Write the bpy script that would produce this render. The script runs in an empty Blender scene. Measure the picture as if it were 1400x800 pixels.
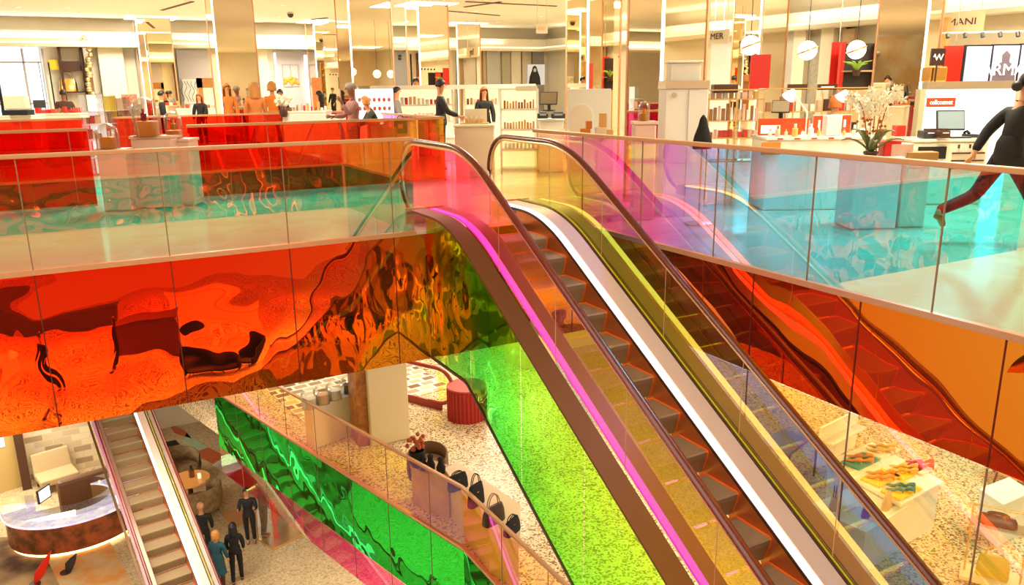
import bpy, bmesh, math, random
from math import sin, cos, radians as R, pi
from mathutils import Vector, Matrix
random.seed(7)
S = bpy.context.scene
COL = S.collection
# ------------------------------------------------------------------ camera
FPX, PITCH, ROLL, AZ, EYE = 1086.0, R(14.61), R(-.74), R(28.6), 1.65
FW = Vector((sin(AZ)*cos(PITCH), cos(AZ)*cos(PITCH), -sin(PITCH)))
RT0 = Vector((cos(AZ), -sin(AZ), 0)); UP0 = RT0.cross(FW)
RT = RT0*cos(ROLL)+UP0*sin(ROLL); UP = UP0*cos(ROLL)-RT0*sin(ROLL)
CAM = Vector((0, 0, EYE))
cam = bpy.data.cameras.new('camera'); cam.sensor_width = 36; cam.lens = FPX/1400*36
cam.clip_start = .05; cam.clip_end = 300
camo = bpy.data.objects.new('camera', cam); COL.objects.link(camo)
m = Matrix((RT, UP, -FW)).transposed().to_4x4(); m.translation = CAM
camo.matrix_world = m
S.camera = camo
S.view_settings.view_transform = 'Standard'; S.view_settings.look = 'None'
S.view_settings.gamma = 1; S.view_settings.use_curve_mapping = False
S.view_settings.exposure = 0.18
S.cycles.use_denoising = True
S.cycles.max_bounces = 10; S.cycles.diffuse_bounces = 3; S.cycles.glossy_bounces = 5
S.cycles.transparent_max_bounces = 24; S.cycles.sample_clamp_indirect = 6
S.cycles.caustics_reflective = False; S.cycles.caustics_refractive = False

def ray(u, v): return FW + RT*((u-700)/FPX) - UP*((v-400)/FPX)
def at(u, v, d): return CAM + ray(u, v)*d               # point d metres ahead along the view axis
def G(u, v, h=0.0):                                     # where a sight line meets the level h
    d = ray(u, v); return CAM + d*((h-EYE)/d.z)
def AX(u, v, ax, val):
    d = ray(u, v); return CAM + d*((val-CAM[ax])/d[ax])
YAWC = -AZ                                              # yaw of things that face the viewer

# ------------------------------------------------------------------ world and lights
W = bpy.data.worlds.new('world'); S.world = W; W.use_nodes = True
W.node_tree.nodes['Background'].inputs[0].default_value = (1.0, .92, .80, 1)
W.node_tree.nodes['Background'].inputs[1].default_value = .65
def area(name, loc, sx, sy, power, col=(1, .91, .74), rot=(0, 0, 0)):
    l = bpy.data.lights.new(name, 'AREA'); l.shape = 'RECTANGLE'; l.size = sx; l.size_y = sy
    l.energy = power; l.color = col
    o = bpy.data.objects.new(name, l); o.location = loc; o.rotation_euler = rot; COL.objects.link(o); return o
area('added_ceiling_fill', (0, 3.5, 3.9), 8, 6, 420)  # broad fill added over the well, not a known ceiling fitting
area('added_ceiling_fill', (0, -8, 3.9), 14, 8, 380)
for x, y in ((2, 15), (2, 23), (9, 15), (9, 23), (15, 9), (15, 17), (9, 6), (14, 25), (15, 1), (-10, 2), (-10, 9), (-8, -9), (6, -12), (16, -9), (-4, 20), (8, 29), (2, 28.5)):
    area('added_ceiling_fill', (x, y, 3.93), 1.5, 1.5, 260)  # smaller fill squares, added to brighten the shop floor
for x, y in ((8, 3), (9, 10), (8, 17), (14, 6), (14, 14), (3, 22), (12, 22)):
    area('added_lower_fill', (x, y, -1.75), 2.5, 2.5, 210)  # unseen fill added under the gallery to brighten the lower floor
for x, y in ((-6, -6), (0, -6), (6, -6)):
    area('added_lower_fill', (x, y, -1.75), 3, 3, 520)
for x, y in ((-3, 27.5), (4, 24), (-3, 12), (7, 16), (0, 18)):
    area('added_basement_fill', (x, y, -7.2 if y > 26 or x > 5 else -5.9), 3, 3, 260)  # unseen fill added to brighten the basement

for x0 in (-8, 2, 12): area('cove_light', (x0, 30.7, 3.3), 9, .3, 60, rot=(pi+.35, 0, 0))
for y0 in (0, 12, 24): area('cove_light', (18.2, y0, 3.3), .3, 10, 60, rot=(pi, .35, 0))
# ------------------------------------------------------------------ materials
MATS = {}
def mat(name, col, rough=.5, metal=0, emit=0, ecol=None, bump=0, bscale=20, spec=.5, var=0, vscale=8, col2=None, alpha=1, trans=0):
    if name in MATS: return MATS[name]
    M = bpy.data.materials.new(name); M.use_nodes = True; nt = M.node_tree; b = nt.nodes['Principled BSDF']
    b.inputs['Base Color'].default_value = (*col, 1); b.inputs['Roughness'].default_value = rough
    b.inputs['Metallic'].default_value = metal; b.inputs['Specular IOR Level'].default_value = spec
    if emit: b.inputs['Emission Color'].default_value = (*(ecol or col), 1); b.inputs['Emission Strength'].default_value = emit
    if trans: b.inputs['Transmission Weight'].default_value = trans
    tc = nt.nodes.new('ShaderNodeTexCoord')
    if col2 or var:
        n = nt.nodes.new('ShaderNodeTexNoise'); n.inputs['Scale'].default_value = vscale; n.inputs['Detail'].default_value = 4
        nt.links.new(tc.outputs['Object'], n.inputs['Vector'])
        mx = nt.nodes.new('ShaderNodeMix'); mx.data_type = 'RGBA'
        mx.inputs[6].default_value = (*col, 1)
        mx.inputs[7].default_value = (*(col2 or tuple(c*(1-var) for c in col)), 1)
        rp = nt.nodes.new('ShaderNodeValToRGB'); rp.color_ramp.elements[0].position = .4; rp.color_ramp.elements[1].position = .62
        nt.links.new(n.outputs[0], rp.inputs[0]); nt.links.new(rp.outputs[0], mx.inputs[0])
        nt.links.new(mx.outputs[2], b.inputs['Base Color'])
    if bump:
        n = nt.nodes.new('ShaderNodeTexNoise'); n.inputs['Scale'].default_value = bscale
        nt.links.new(tc.outputs['Object'], n.inputs['Vector'])
        bp = nt.nodes.new('ShaderNodeBump'); bp.inputs['Strength'].default_value = bump; bp.inputs['Distance'].default_value = .02
        nt.links.new(n.outputs[0], bp.inputs['Height']); nt.links.new(bp.outputs[0], b.inputs['Normal'])
    MATS[name] = M; return M

def dichroic(name, T, Rf, wav=0, wscale=1.0, hue=.03, hscale=.6, backed=False, rough=.0):
    """Dichroic film on glass: what it passes (T) and what it mirrors (Rf) both shift with the angle
    of incidence; T, Rf are lists of (cosine, colour)."""
    M = bpy.data.materials.new(name); M.use_nodes = True; nt = M.node_tree; nt.nodes.clear()
    N = nt.nodes.new; L = nt.links.new
    out = N('ShaderNodeOutputMaterial'); geo = N('ShaderNodeNewGeometry'); tc = N('ShaderNodeTexCoord')
    dt = N('ShaderNodeVectorMath'); dt.operation = 'DOT_PRODUCT'
    L(geo.outputs['Incoming'], dt.inputs[0]); L(geo.outputs['True Normal'], dt.inputs[1])
    ab = N('ShaderNodeMath'); ab.operation = 'ABSOLUTE'; L(dt.outputs['Value'], ab.inputs[0])
    no = N('ShaderNodeTexNoise'); no.inputs['Scale'].default_value = hscale; no.inputs['Detail'].default_value = 2
    L(tc.outputs['Object'], no.inputs['Vector'])
    sb = N('ShaderNodeMath'); sb.operation = 'MULTIPLY_ADD'; sb.inputs[1].default_value = hue*2; sb.inputs[2].default_value = -hue
    L(no.outputs[0], sb.inputs[0])
    ad = N('ShaderNodeMath'); ad.operation = 'ADD'; L(ab.outputs[0], ad.inputs[0]); L(sb.outputs[0], ad.inputs[1])
    def ramp(st):
        r = N('ShaderNodeValToRGB'); e = r.color_ramp.elements
        while len(e) < len(st): e.new(.5)
        for k, (p, c) in enumerate(sorted(st)): e[k].position = p; e[k].color = (*c, 1)
        L(ad.outputs[0], r.inputs[0]); return r
    g = N('ShaderNodeBsdfGlossy'); g.inputs['Roughness'].default_value = rough
    L(ramp(Rf).outputs[0], g.inputs['Color'])
    if wav:
        w = N('ShaderNodeTexNoise'); w.inputs['Scale'].default_value = wscale; w.inputs['Detail'].default_value = 1.5
        L(tc.outputs['Object'], w.inputs['Vector'])
        bp = N('ShaderNodeBump'); bp.inputs['Strength'].default_value = 1; bp.inputs['Distance'].default_value = wav
        L(w.outputs[0], bp.inputs['Height']); L(bp.outputs[0], g.inputs['Normal'])
    if backed:
        d = N('ShaderNodeBsdfDiffuse'); d.inputs[0].default_value = (.02, .005, .003, 1); oth = d
    else:
        d = N('ShaderNodeBsdfTransparent'); L(ramp(T).outputs[0], d.inputs[0])
    a = N('ShaderNodeAddShader'); L(g.outputs[0], a.inputs[0]); L(d.outputs[0], a.inputs[1]); L(a.outputs[0], out.inputs[0])
    MATS[name] = M; return M

def floor_mat(name, base, specks, scale, rough=.15, big=None):
    M = bpy.data.materials.new(name); M.use_nodes = True; nt = M.node_tree; b = nt.nodes['Principled BSDF']
    N = nt.nodes.new; L = nt.links.new
    tc = N('ShaderNodeTexCoord'); v = N('ShaderNodeTexVoronoi'); v.inputs['Scale'].default_value = scale
    L(tc.outputs['Object'], v.inputs['Vector'])
    r = N('ShaderNodeValToRGB'); e = r.color_ramp.elements; r.color_ramp.interpolation = 'CONSTANT'
    cols = [base]+specks
    while len(e) < len(cols): e.new(.5)
    for k, c in enumerate(cols): e[k].position = 0 if k == 0 else .45+.5*k/len(cols); e[k].color = (*c, 1)
    sp = N('ShaderNodeSeparateColor'); L(v.outputs['Color'], sp.inputs[0]); L(sp.outputs[0], r.inputs[0])
    src = r.outputs[0]
    if big:
        n = N('ShaderNodeTexNoise'); n.inputs['Scale'].default_value = big[1]; n.inputs['Detail'].default_value = 6
        L(tc.outputs['Object'], n.inputs['Vector'])
        rr = N('ShaderNodeValToRGB'); rr.color_ramp.elements[0].position = big[2]; rr.color_ramp.elements[1].position = big[2]+.05
        L(n.outputs[0], rr.inputs[0]); mx = N('ShaderNodeMix'); mx.data_type = 'RGBA'
        L(rr.outputs[0], mx.inputs[0]); L(src, mx.inputs[6]); mx.inputs[7].default_value = (*big[0], 1); src = mx.outputs[2]
    L(src, b.inputs['Base Color']); b.inputs['Roughness'].default_value = rough
    MATS[name] = M; return M

CREAM = mat('cream_paint', (.86, .76, .56), .6)
WALLM = mat('cream_wall', (.88, .78, .58), .6)
CEIL = mat('ceiling_paint', (.93, .86, .70), .7)
WHITE = mat('white_lacquer', (.92, .86, .72), .3)
PWHITE = mat('plain_white', (.95, .93, .90), .35)
PINKISH = mat('blush_lacquer', (.85, .55, .42), .35)
ORANGE = mat('orange_lacquer', (.75, .22, .02), .4)
REDL = mat('red_lacquer', (.80, .02, .01), .35)
BLACK = mat('black_fabric', (.006, .005, .006), .8)
DARK = mat('dark_brown', (.06, .02, .01), .4)
DARKG = mat('dark_grey', (.03, .03, .035), .4)
GREY = mat('grey_panel', (.45, .42, .40), .5)
GOLD = mat('gold_metal', (.85, .50, .15), .2, 1)
STEEL = mat('steel', (.7, .66, .6), .25, 1)
BRONZE = mat('bronze_rail', (.72, .40, .22), .35, .6)
MIRROR = mat('mirror', (.93, .86, .70), .01, 1)
TAN = mat('tan_wood', (.62, .36, .12), .45, col2=(.5, .27, .08), vscale=3)
TANLEATHER = mat('tan_upholstery', (.40, .24, .10), .7)
LED = mat('light_strip', (1, .95, .85), .5, emit=1.5, ecol=(1, .95, .88))
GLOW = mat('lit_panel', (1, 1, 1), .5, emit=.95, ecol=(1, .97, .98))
GLOWW = mat('lit_shelf_back', (1, .9, .65), .5, emit=.75, ecol=(1, .85, .5))
SKIN = mat('skin_light', (.72, .33, .16), .5)
SKIND = mat('skin_dark', (.25, .08, .04), .5)
HAIRK = mat('hair_black', (.008, .005, .005), .5)
HAIRB = mat('hair_blond', (.62, .27, .06), .6)
HAIRR = mat('hair_auburn', (.50, .13, .02), .6)
GLASSC = mat('clear_glass_dummy', (1, 1, 1))
def clearglass(name, t=(.93, .95, .93), r=.12):
    M = bpy.data.materials.new(name); M.use_nodes = True; nt = M.node_tree; nt.nodes.clear()
    o = nt.nodes.new('ShaderNodeOutputMaterial'); a = nt.nodes.new('ShaderNodeMixShader'); g = nt.nodes.new('ShaderNodeBsdfGlossy'); d = nt.nodes.new('ShaderNodeBsdfTransparent')
    lw = nt.nodes.new('ShaderNodeLayerWeight'); lw.inputs[0].default_value = .35
    g.inputs['Roughness'].default_value = 0; d.inputs[0].default_value = (*t, 1)
    nt.links.new(lw.outputs['Facing'], a.inputs[0]); nt.links.new(d.outputs[0], a.inputs[1]); nt.links.new(g.outputs[0], a.inputs[2]); nt.links.new(a.outputs[0], o.inputs[0])
    MATS[name] = M; return M
CLEAR = clearglass('clear_glass')

# the film, as seen on each run of glass
CY = (.02, .70, .66)
F_LEFT = dichroic('film_left_balustrade',
    [(.84, (.70, .15, .50)), (.885, (.35, .55, .70)), (.93, (.05, .80, .66)), (.97, (.03, .82, .76))],
    [(.84, (.55, .30, .40)), (.89, (.62, .36, .16)), (.94, (.80, .22, .09)), (.97, (.84, .17, .05))], hue=.03, hscale=.7)
F_LEFTF = dichroic('film_left_fascia', [], [(.86, (.42, .19, .02)), (.90, (.80, .36, .03)), (.925, (.90, .24, .02)), (.945, (.95, .05, .003)), (.98, (1, .02, .0))],
    wav=.028, wscale=1.0, hue=.014, backed=True)
F_RIGHT = dichroic('film_right_balustrade',
    [(.45, (.85, .78, .30)), (.53, (.95, .50, .60)), (.58, (.95, .08, .72)), (.64, (.42, .20, .95)), (.70, (.05, .45, .98)), (.82, (.03, .60, .88)), (.9, (.03, .66, .66))],
    [(.5, (.10, .30, .10)), (.60, (.15, .50, .08)), (.68, (.60, .36, .04)), (.78, (.85, .33, .08)), (.9, (.92, .26, .07))], hue=.04, hscale=1.0)
F_RIGHTF = dichroic('film_right_fascia', [], [(.55, (.40, .22, .02)), (.63, (.75, .28, .02)), (.70, (.85, .09, .006)), (.78, (.98, .20, .008)), (.86, (1, .30, .02))],
    wav=.06, wscale=.6, hue=.03, hscale=.8, backed=True)
F_RIGHTL = dichroic('film_right_lower_glass',
    [(.6, (.40, .60, .95)), (.68, (.95, .62, .15)), (.75, (.92, .78, .45)), (.80, (.55, .80, .70)), (.86, (.80, .80, .45)), (.92, (.35, .70, .65))],
    [(.6, (.35, .15, .02)), (.7, (.12, .30, .50)), (.78, (.60, .48, .12)), (.88, (.70, .45, .05))], hue=.05, hscale=1.2)
F_A = dichroic('film_escalator_near_glass',
    [(.30, (.98, .40, .62)), (.38, (.98, .22, .62)), (.42, (.95, .12, .50)), (.47, (.70, .18, .42)), (.52, (.45, .14, .42)), (.6, (.30, .08, .50))],
    [(.3, (.05, .30, .10)), (.38, (.30, .18, .10)), (.43, (.80, .12, .10)), (.47, (.90, .48, .06)), (.52, (.92, .74, .08)), (.6, (.85, .70, .08))], hue=.012)
F_B = dichroic('film_escalator_far_glass',
    [(.38, (.95, .75, .60)), (.47, (.92, .80, .60)), (.55, (.60, .62, .22)), (.61, (.45, .32, .85)), (.67, (.24, .34, 1)), (.73, (.12, .40, 1)), (.80, (.06, .46, 1))],
    [(.42, (.10, .22, .10)), (.50, (.16, .27, .03)), (.60, (.27, .29, .03)), (.70, (.50, .26, .04)), (.8, (.50, .20, .05))], hue=.02)
F_SIDE = dichroic('film_truss_side',
    [(.36, (.01, .42, .10)), (.405, (.01, .50, .08)), (.435, (.10, .62, .05)), (.47, (.32, .78, .08)), (.6, (.75, .8, .1))],
    [(.34, (.55, .22, .02)), (.395, (.36, .26, .03)), (.42, (.08, .45, .07)), (.5, (.10, .50, .03))], wav=.10, wscale=1.5, hue=.02)
F_SKEWF = dichroic('film_lower_fascia', [], [(.25, (.01, .45, .05)), (.45, (.02, .80, .10)), (.7, (.05, .85, .06))], wav=.035, wscale=.9, hue=.04, backed=True)
F_SKEWL = dichroic('film_lower_screen', [(.2, (.95, .10, .45)), (.6, (.95, .12, .50)), (.9, (.90, .25, .3))], [(.2, (.10, .2, .1)), (.8, (.10, .2, .1))], hue=.06, hscale=1.0)
F_SKEW = dichroic('film_lower_balustrade',
    [(.2, (.85, .30, .75)), (.35, (.92, .72, .40)), (.5, (.92, .85, .15)), (.8, (.90, .80, .10))],
    [(.2, (.70, .08, .35)), (.4, (.30, .06, .25)), (.6, (.08, .10, .35))], hue=.05)
F_WELL2 = dichroic('film_second_well',
    [(.4, (.45, .03, .30)), (.80, (.55, .08, .25)), (.88, (.50, .10, .02)), (.95, (.50, .03, .01))],
    [(.4, (.35, .25, .35)), (.84, (.40, .25, .06)), (.90, (.30, .30, .04)), (.95, (.40, .05, .02))], hue=.06, hscale=.9)

# ------------------------------------------------------------------ mesh building
class MB:
    def __init__(s): s.v = []; s.f = []; s.mi = []; s.m = 0; s.T = None
    def mt(s, i): s.m = i; return s
    def add(s, vs, fs):
        n = len(s.v)
        s.v += [tuple(s.T @ Vector(p)) if s.T else tuple(p) for p in vs]
        for q in fs: s.f.append([i+n for i in q]); s.mi.append(s.m)
        return s
    def box(s, c, d, rz=0, bev=0):
        x, y, z = (k/2 for k in d); M = Matrix.Rotation(rz, 3, 'Z'); c = Vector(c)
        vs = [c+M @ Vector((sx*x, sy*y, sz*z)) for sx in (-1, 1) for sy in (-1, 1) for sz in (-1, 1)]
        return s.add(vs, [(0, 1, 3, 2), (4, 6, 7, 5), (0, 4, 5, 1), (2, 3, 7, 6), (0, 2, 6, 4), (1, 5, 7, 3)])
    def b2(s, a, b):
        return s.box([(p+q)/2 for p, q in zip(a, b)], [abs(q-p) for p, q in zip(a, b)])
    def prism(s, poly, z0, z1):
        n = len(poly); vs = [(*p, z0) for p in poly]+[(*p, z1) for p in poly]
        a = sum(poly[i][0]*poly[(i+1) % n][1]-poly[(i+1) % n][0]*poly[i][1] for i in range(n))
        f = [tuple(range(n-1, -1, -1)), tuple(range(n, 2*n))]+[(i, (i+1) % n, n+(i+1) % n, n+i) for i in range(n)]
        if a < 0: f = [tuple(reversed(q)) for q in f]
        return s.add(vs, f)
    def sweep(s, poly, o, ex, ey, ez, l):          # polygon in the (ex,ey) plane pushed l along ez
        o = Vector(o); ex = Vector(ex); ey = Vector(ey); ez = Vector(ez); n = len(poly)
        vs = [o+ex*p[0]+ey*p[1] for p in poly]+[o+ex*p[0]+ey*p[1]+ez*l for p in poly]
        return s.add(vs, [tuple(range(n-1, -1, -1)), tuple(range(n, 2*n))]+[(i, (i+1) % n, n+(i+1) % n, n+i) for i in range(n)])
    def cyl(s, p0, p1, r0, r1=None, n=16, cap=True):
        r1 = r0 if r1 is None else r1; p0 = Vector(p0); p1 = Vector(p1); d = (p1-p0).normalized()
        a = d.orthogonal().normalized(); b = d.cross(a)
        vs = [p0+(a*cos(2*pi*i/n)+b*sin(2*pi*i/n))*r0 for i in range(n)]+[p1+(a*cos(2*pi*i/n)+b*sin(2*pi*i/n))*r1 for i in range(n)]
        f = [(i, (i+1) % n, n+(i+1) % n, n+i) for i in range(n)]
        if cap: f += [tuple(range(n-1, -1, -1)), tuple(range(n, 2*n))]
        return s.add(vs, f)
    def lathe(s, prof, c=(0, 0, 0), n=24, sx=1, sy=1, a0=0, a1=2*pi):
        full = abs(a1-a0-2*pi) < 1e-6; k = n if full else n+1
        vs = [(c[0]+r*cos(a0+(a1-a0)*i/n)*sx, c[1]+r*sin(a0+(a1-a0)*i/n)*sy, c[2]+z) for r, z in prof for i in range(k)]
        f = []
        for j in range(len(prof)-1):
            for i in range(n):
                i2 = (i+1) % k
                f.append((j*k+i, j*k+i2, (j+1)*k+i2, (j+1)*k+i))
        return s.add(vs, f)
    def ball(s, c, r, n=16, q=10, sz=1, sx=1, sy=1):
        return s.lathe([(max(r*sin(pi*j/q), 1e-4), -r*cos(pi*j/q)*sz) for j in range(q+1)], c, n, sx, sy)
    def tube(s, pts, r, n=8, flat=1, closed=False):
        pts = [Vector(p) for p in pts]; vs = []; k = len(pts)
        up = Vector((0, 0, 1))
        for i, p in enumerate(pts):
            if closed: d = pts[(i+1) % k]-pts[i-1]
            else: d = pts[min(i+1, k-1)]-pts[max(i-1, 0)]
            d.normalize(); a = d.cross(up)
            if a.length < .05: a = d.cross(Vector((0, 1, 0)))
            a.normalize(); b = a.cross(d)
            rr = r[i] if isinstance(r, (list, tuple)) else r
            vs += [p+(a*cos(2*pi*j/n)+b*sin(2*pi*j/n)*flat)*rr for j in range(n)]
        f = []
        for i in range(k if closed else k-1):
            i2 = (i+1) % k
            f += [(i*n+j, i*n+(j+1) % n, i2*n+(j+1) % n, i2*n+j) for j in range(n)]
        if not closed: f += [tuple(range(n-1, -1, -1)), tuple(range((k-1)*n, k*n))]
        return s.add(vs, f)
    def ribbon(s, pts, e, flip=False):             # strip between points and points + e
        e = Vector(e); pts = [Vector(p) for p in pts]; n = len(pts)
        vs = pts+[p+e for p in pts]
        return s.add(vs, [((i, i+1, n+i+1, n+i) if not flip else (i+1, i, n+i, n+i+1)) for i in range(n-1)])
    def slab(s, pts, e, t):                        # ribbon with thickness vector t
        e = Vector(e); t = Vector(t); pts = [Vector(p) for p in pts]
        for a, b in zip(pts, pts[1:]):
            s.add([a, b, b+e, a+e, a+t, b+t, b+e+t, a+e+t], [(0, 1, 2, 3), (7, 6, 5, 4), (0, 4, 5, 1), (3, 2, 6, 7)])
        for a, fl in ((pts[0], 0), (pts[-1], 1)):
            s.add([a, a+e, a+e+t, a+t], [(0, 1, 2, 3)])
        return s
    def build(s, name, mats, parent=None, smooth=False, bevel=0, fix=True):
        me = bpy.data.meshes.new(name); me.from_pydata(s.v, [], s.f)
        if not isinstance(mats, (list, tuple)): mats = [mats]
        for k in mats: me.materials.append(k)
        me.polygons.foreach_set('material_index', s.mi)
        if smooth: me.polygons.foreach_set('use_smooth', [True]*len(s.f))
        if fix:
            bm = bmesh.new(); bm.from_mesh(me); bmesh.ops.recalc_face_normals(bm, faces=bm.faces); bm.to_mesh(me); bm.free()
        me.update()
        o = bpy.data.objects.new(name, me); COL.objects.link(o)
        if parent: o.parent = parent
        if bevel:
            b = o.modifiers.new('bevel', 'BEVEL'); b.width = bevel; b.segments = 2; b.limit_method = 'ANGLE'
        if smooth:
            try: me.set_sharp_from_angle(angle=R(40))
            except Exception: pass
        return o
def tag(o, label=None, cat=None, group=None, kind=None):
    if label: o['label'] = label
    if cat: o['category'] = cat
    if group: o['group'] = group
    if kind: o['kind'] = kind
    return o
def empty(name, loc=(0, 0, 0), rz=0, label=None, cat=None, group=None):
    o = bpy.data.objects.new(name, None); o.location = loc; o.rotation_euler = (0, 0, rz); o.empty_display_size = .2
    COL.objects.link(o); return tag(o, label, cat, group)
def kids(o): return [c for c in bpy.data.objects if c.parent == o]
def dup(o, loc=None, rz=None, label=None, group=None, parent=None, scale=None):
    c = o.copy(); COL.objects.link(c)
    if parent: c.parent = parent
    if loc is not None: c.location = loc
    if rz is not None: c.rotation_euler = (0, 0, rz)
    if label: c['label'] = label
    if group: c['group'] = group
    if scale: c.scale = (scale,)*3
    for k in kids(o): dup(k, parent=c)
    return c
def struct(name, mb, mt, **k): return tag(mb.build(name, mt, **k), kind='structure')
def text(s, size, mt, parent, loc, rot=(pi/2, 0, 0), ext=.003, name='lettering', align='CENTER', sx=1, font=None):
    c = bpy.data.curves.new(name, 'FONT'); c.body = s; c.size = size; c.extrude = ext; c.align_x = align; c.align_y = 'CENTER'
    c.materials.append(mt); o = bpy.data.objects.new(name, c); COL.objects.link(o); o.parent = parent; o.location = loc
    bpy.context.view_layer.update()
    me = bpy.data.meshes.new_from_object(o.evaluated_get(bpy.context.evaluated_depsgraph_get())); q = bpy.data.objects.new(name, me); COL.objects.link(q)
    bpy.data.objects.remove(o); q.parent = parent; q.location = loc; q.rotation_euler = rot; q.scale = (sx, 1, 1)
    if not me.materials: me.materials.append(mt)
    return q

# ------------------------------------------------------------------ structure
XR, YL, XF, YF = 5.32, 8.60, 18.6, 31.0
FL2 = floor_mat('floor_pale_marble', (.80, .66, .44), [(.84, .72, .50), (.74, .60, .38)], 3, .12)
FL1 = floor_mat('floor_terrazzo', (.74, .58, .34), [(.36, .22, .10), (.86, .74, .52), (.22, .12, .05)], 34, .25)
FL0 = floor_mat('floor_basement_terrazzo', (.68, .52, .30), [(.60, .44, .22), (.78, .62, .38), (.52, .36, .18)], 22, .25)
SOF = mat('soffit_paint', (.80, .62, .36), .7)
def slabbox(name, x0, x1, y0, y1, z0, z1, mt):
    return struct(name, MB().b2((x0, y0, z0), (x1, y1, z1)), mt)
slabbox('floor', XR+.02, 24, -16, 13.25, -.95, 0, FL2)
slabbox('floor', -14, XR+.02, YL+.02, 13.25, -1.55, 0, FL2)
slabbox('floor', 5.9, 24, 13.25, 34, -.95, 0, FL2)
slabbox('floor', -14, 5.9, 18.6, 34, -1.0, 0, FL2)
slabbox('floor', .25, 1.6, 13.25, 18.6, -1.0, 0, FL2)
slabbox('floor', -14, XR+.02, -16, -.35, -1.0, 0, FL2)
slabbox('floor', -14, -6, -.35, YL+.02, -1.0, 0, FL2)
# lower retail floor with its skewed well
Z1 = -5.5; Z0 = -11.0
K0, K1, K2 = (2.30, 19.6), (4.67, 10.27), (4.80, 3.4)
struct('floor', MB().prism([K0, K1, K2, (5.7, 3.4), (5.7, -2.3), (24, -2.3), (24, 34), (-14, 34), (-14, 26.2), (.62, 26.2)], Z1-1.2, Z1), FL1)
struct('floor', MB().prism([(-14, -16), (24, -16), (24, -2.3), (-14, -2.3)], Z1-1.2, Z1), FL1)
struct('floor', MB().b2((-16, -16, Z0-.3), (26, 36, Z0)), FL0)
struct('ceiling', MB().b2((-16, -16, 4.0), (26, 36, 4.2)), CEIL)
struct('wall_far', MB().b2((-16, YF+.42, Z0), (26, YF+.72, 4.0)), WALLM)
struct('wall_right', MB().b2((XF+.42, -16, Z0), (XF+.72, 36, 4.0)), WALLM)
struct('wall_left', MB().b2((-13.6, -16, 0), (-13.3, 34, 4.0)), mat('left_plaster', (.86, .74, .52), .6, col2=(.72, .45, .20), vscale=.5))
struct('wall_back', MB().b2((-14, -15.8, 0), (24, -15.5, 4.0)), mat('back_plaster', (.88, .76, .56), .6, col2=(.75, .52, .28), vscale=.35))
# bulkheads above the boutiques, with their lit coves
COVE = mat('cove_light', (1, .95, .8), .5, emit=.5, ecol=(1, .9, .70))
b = MB().b2((-14, YF-.2, 3.10), (XF, YF, 3.55)).b2((-14, YF-.5, 3.05), (XF, YF-.2, 3.15)); struct('trim_1', b, WALLM)
b = MB().b2((-14, YF-.46, 3.15), (XF, YF-.25, 3.22)); struct('trim_2', b, COVE)
b = MB().b2((XF, -6, 3.10), (XF+.2, YF, 3.55)).b2((XF-.5, -6, 3.05), (XF, YF-.5, 3.15)); struct('trim_3', b, WALLM)
b = MB().b2((XF-.46, -6, 3.15), (XF-.25, YF-.5, 3.22)); struct('trim_4', b, COVE)
# ------------------------------------------------------------------ balustrades and fascias round the wells
LINE = mat('joint_line', (.28, .16, .08), .5)
def wallrun(name, label, cat, p0, p1, z0, z1, film, spacing=1.15, off=0, rail=None, th=.02, jw=.008, group=None, shoe=True, jm=None):
    """Glass panels standing on the line p0 -> p1, joints between them, optional top rail."""
    p0 = Vector((*p0, 0)); p1 = Vector((*p1, 0)); d = p1-p0; L = d.length; d.normalize(); n = Vector((d.y, -d.x, 0))
    root = empty(name, (p0+p1)/2+Vector((0, 0, z0)), 0, label, cat, group)
    q0 = p0-(p0+p1)/2; c = [0]; t = off if off > .05 else spacing
    while t < L-.05: c.append(t); t += spacing
    c.append(L)
    for a, b_ in zip(c, c[1:]):
        A = q0+d*(a+jw/2); B = q0+d*(b_-jw/2)
        mb = MB().add([A, B, B+Vector((0, 0, z1-z0)), A+Vector((0, 0, z1-z0))], [(0, 1, 2, 3)])
        mb.build('glass_panel', film, root, fix=False)
    jm = jm or LINE; mb = MB()
    for a in c[1:-1]: mb.box(q0+d*a+Vector((0, 0, (z1-z0)/2)), (jw*1.3, jw*1.3, z1-z0))
    if len(c) > 2: tag(mb.build('panel_joint', jm, root), kind='stuff')
    if rail:
        mb = MB(); A = q0+Vector((0, 0, z1-z0)); e = d
        mb.sweep([(-.03, -.012), (.03, -.012), (.03, .03), (-.03, .03)], A, n, (0, 0, 1), e, L)
        mb.build('top_rail', rail, root, bevel=.006)
    if shoe:
        mb = MB().sweep([(-.03, -.03), (.03, -.03), (.03, .02), (-.03, .02)], q0, n, (0, 0, 1), d, L)
        mb.build('base_shoe', BRONZE, root)
    return root
F_NEARF = dichroic('film_camera_side_fascia', [], [(.1, (.10, .30, .45)), (.5, (.45, .10, .35)), (.9, (.55, .20, .05))], wav=.10, wscale=1.2, hue=.2, hscale=.9, backed=True)
RAILM = mat('top_rail_metal', (.62, .33, .16), .4, .3)
wallrun('glass_balustrade', 'long cyan tinted glass balustrade on the left edge of the well, with brown top rail', 'balustrade', (-5.26, YL), (3.41, YL), .0, 1.07, F_LEFT, 1.2, off=0, rail=RAILM)
wallrun('fascia_cladding', 'wavy red and amber mirror cladding below the left balustrade', 'cladding', (-5.26, YL-.005), (4.95, YL-.005), -1.58, -.03, F_LEFTF, 1.2, shoe=False, jm=mat('fascia_joint', (.12, .01, .0), .5))
wallrun('glass_balustrade', 'cyan and magenta glass balustrade on the right edge of the well, with brown top rail', 'balustrade', (XR, 9.1), (XR, -.2), .0, 1.07, F_RIGHT, 1.14, off=0, rail=RAILM)
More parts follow.
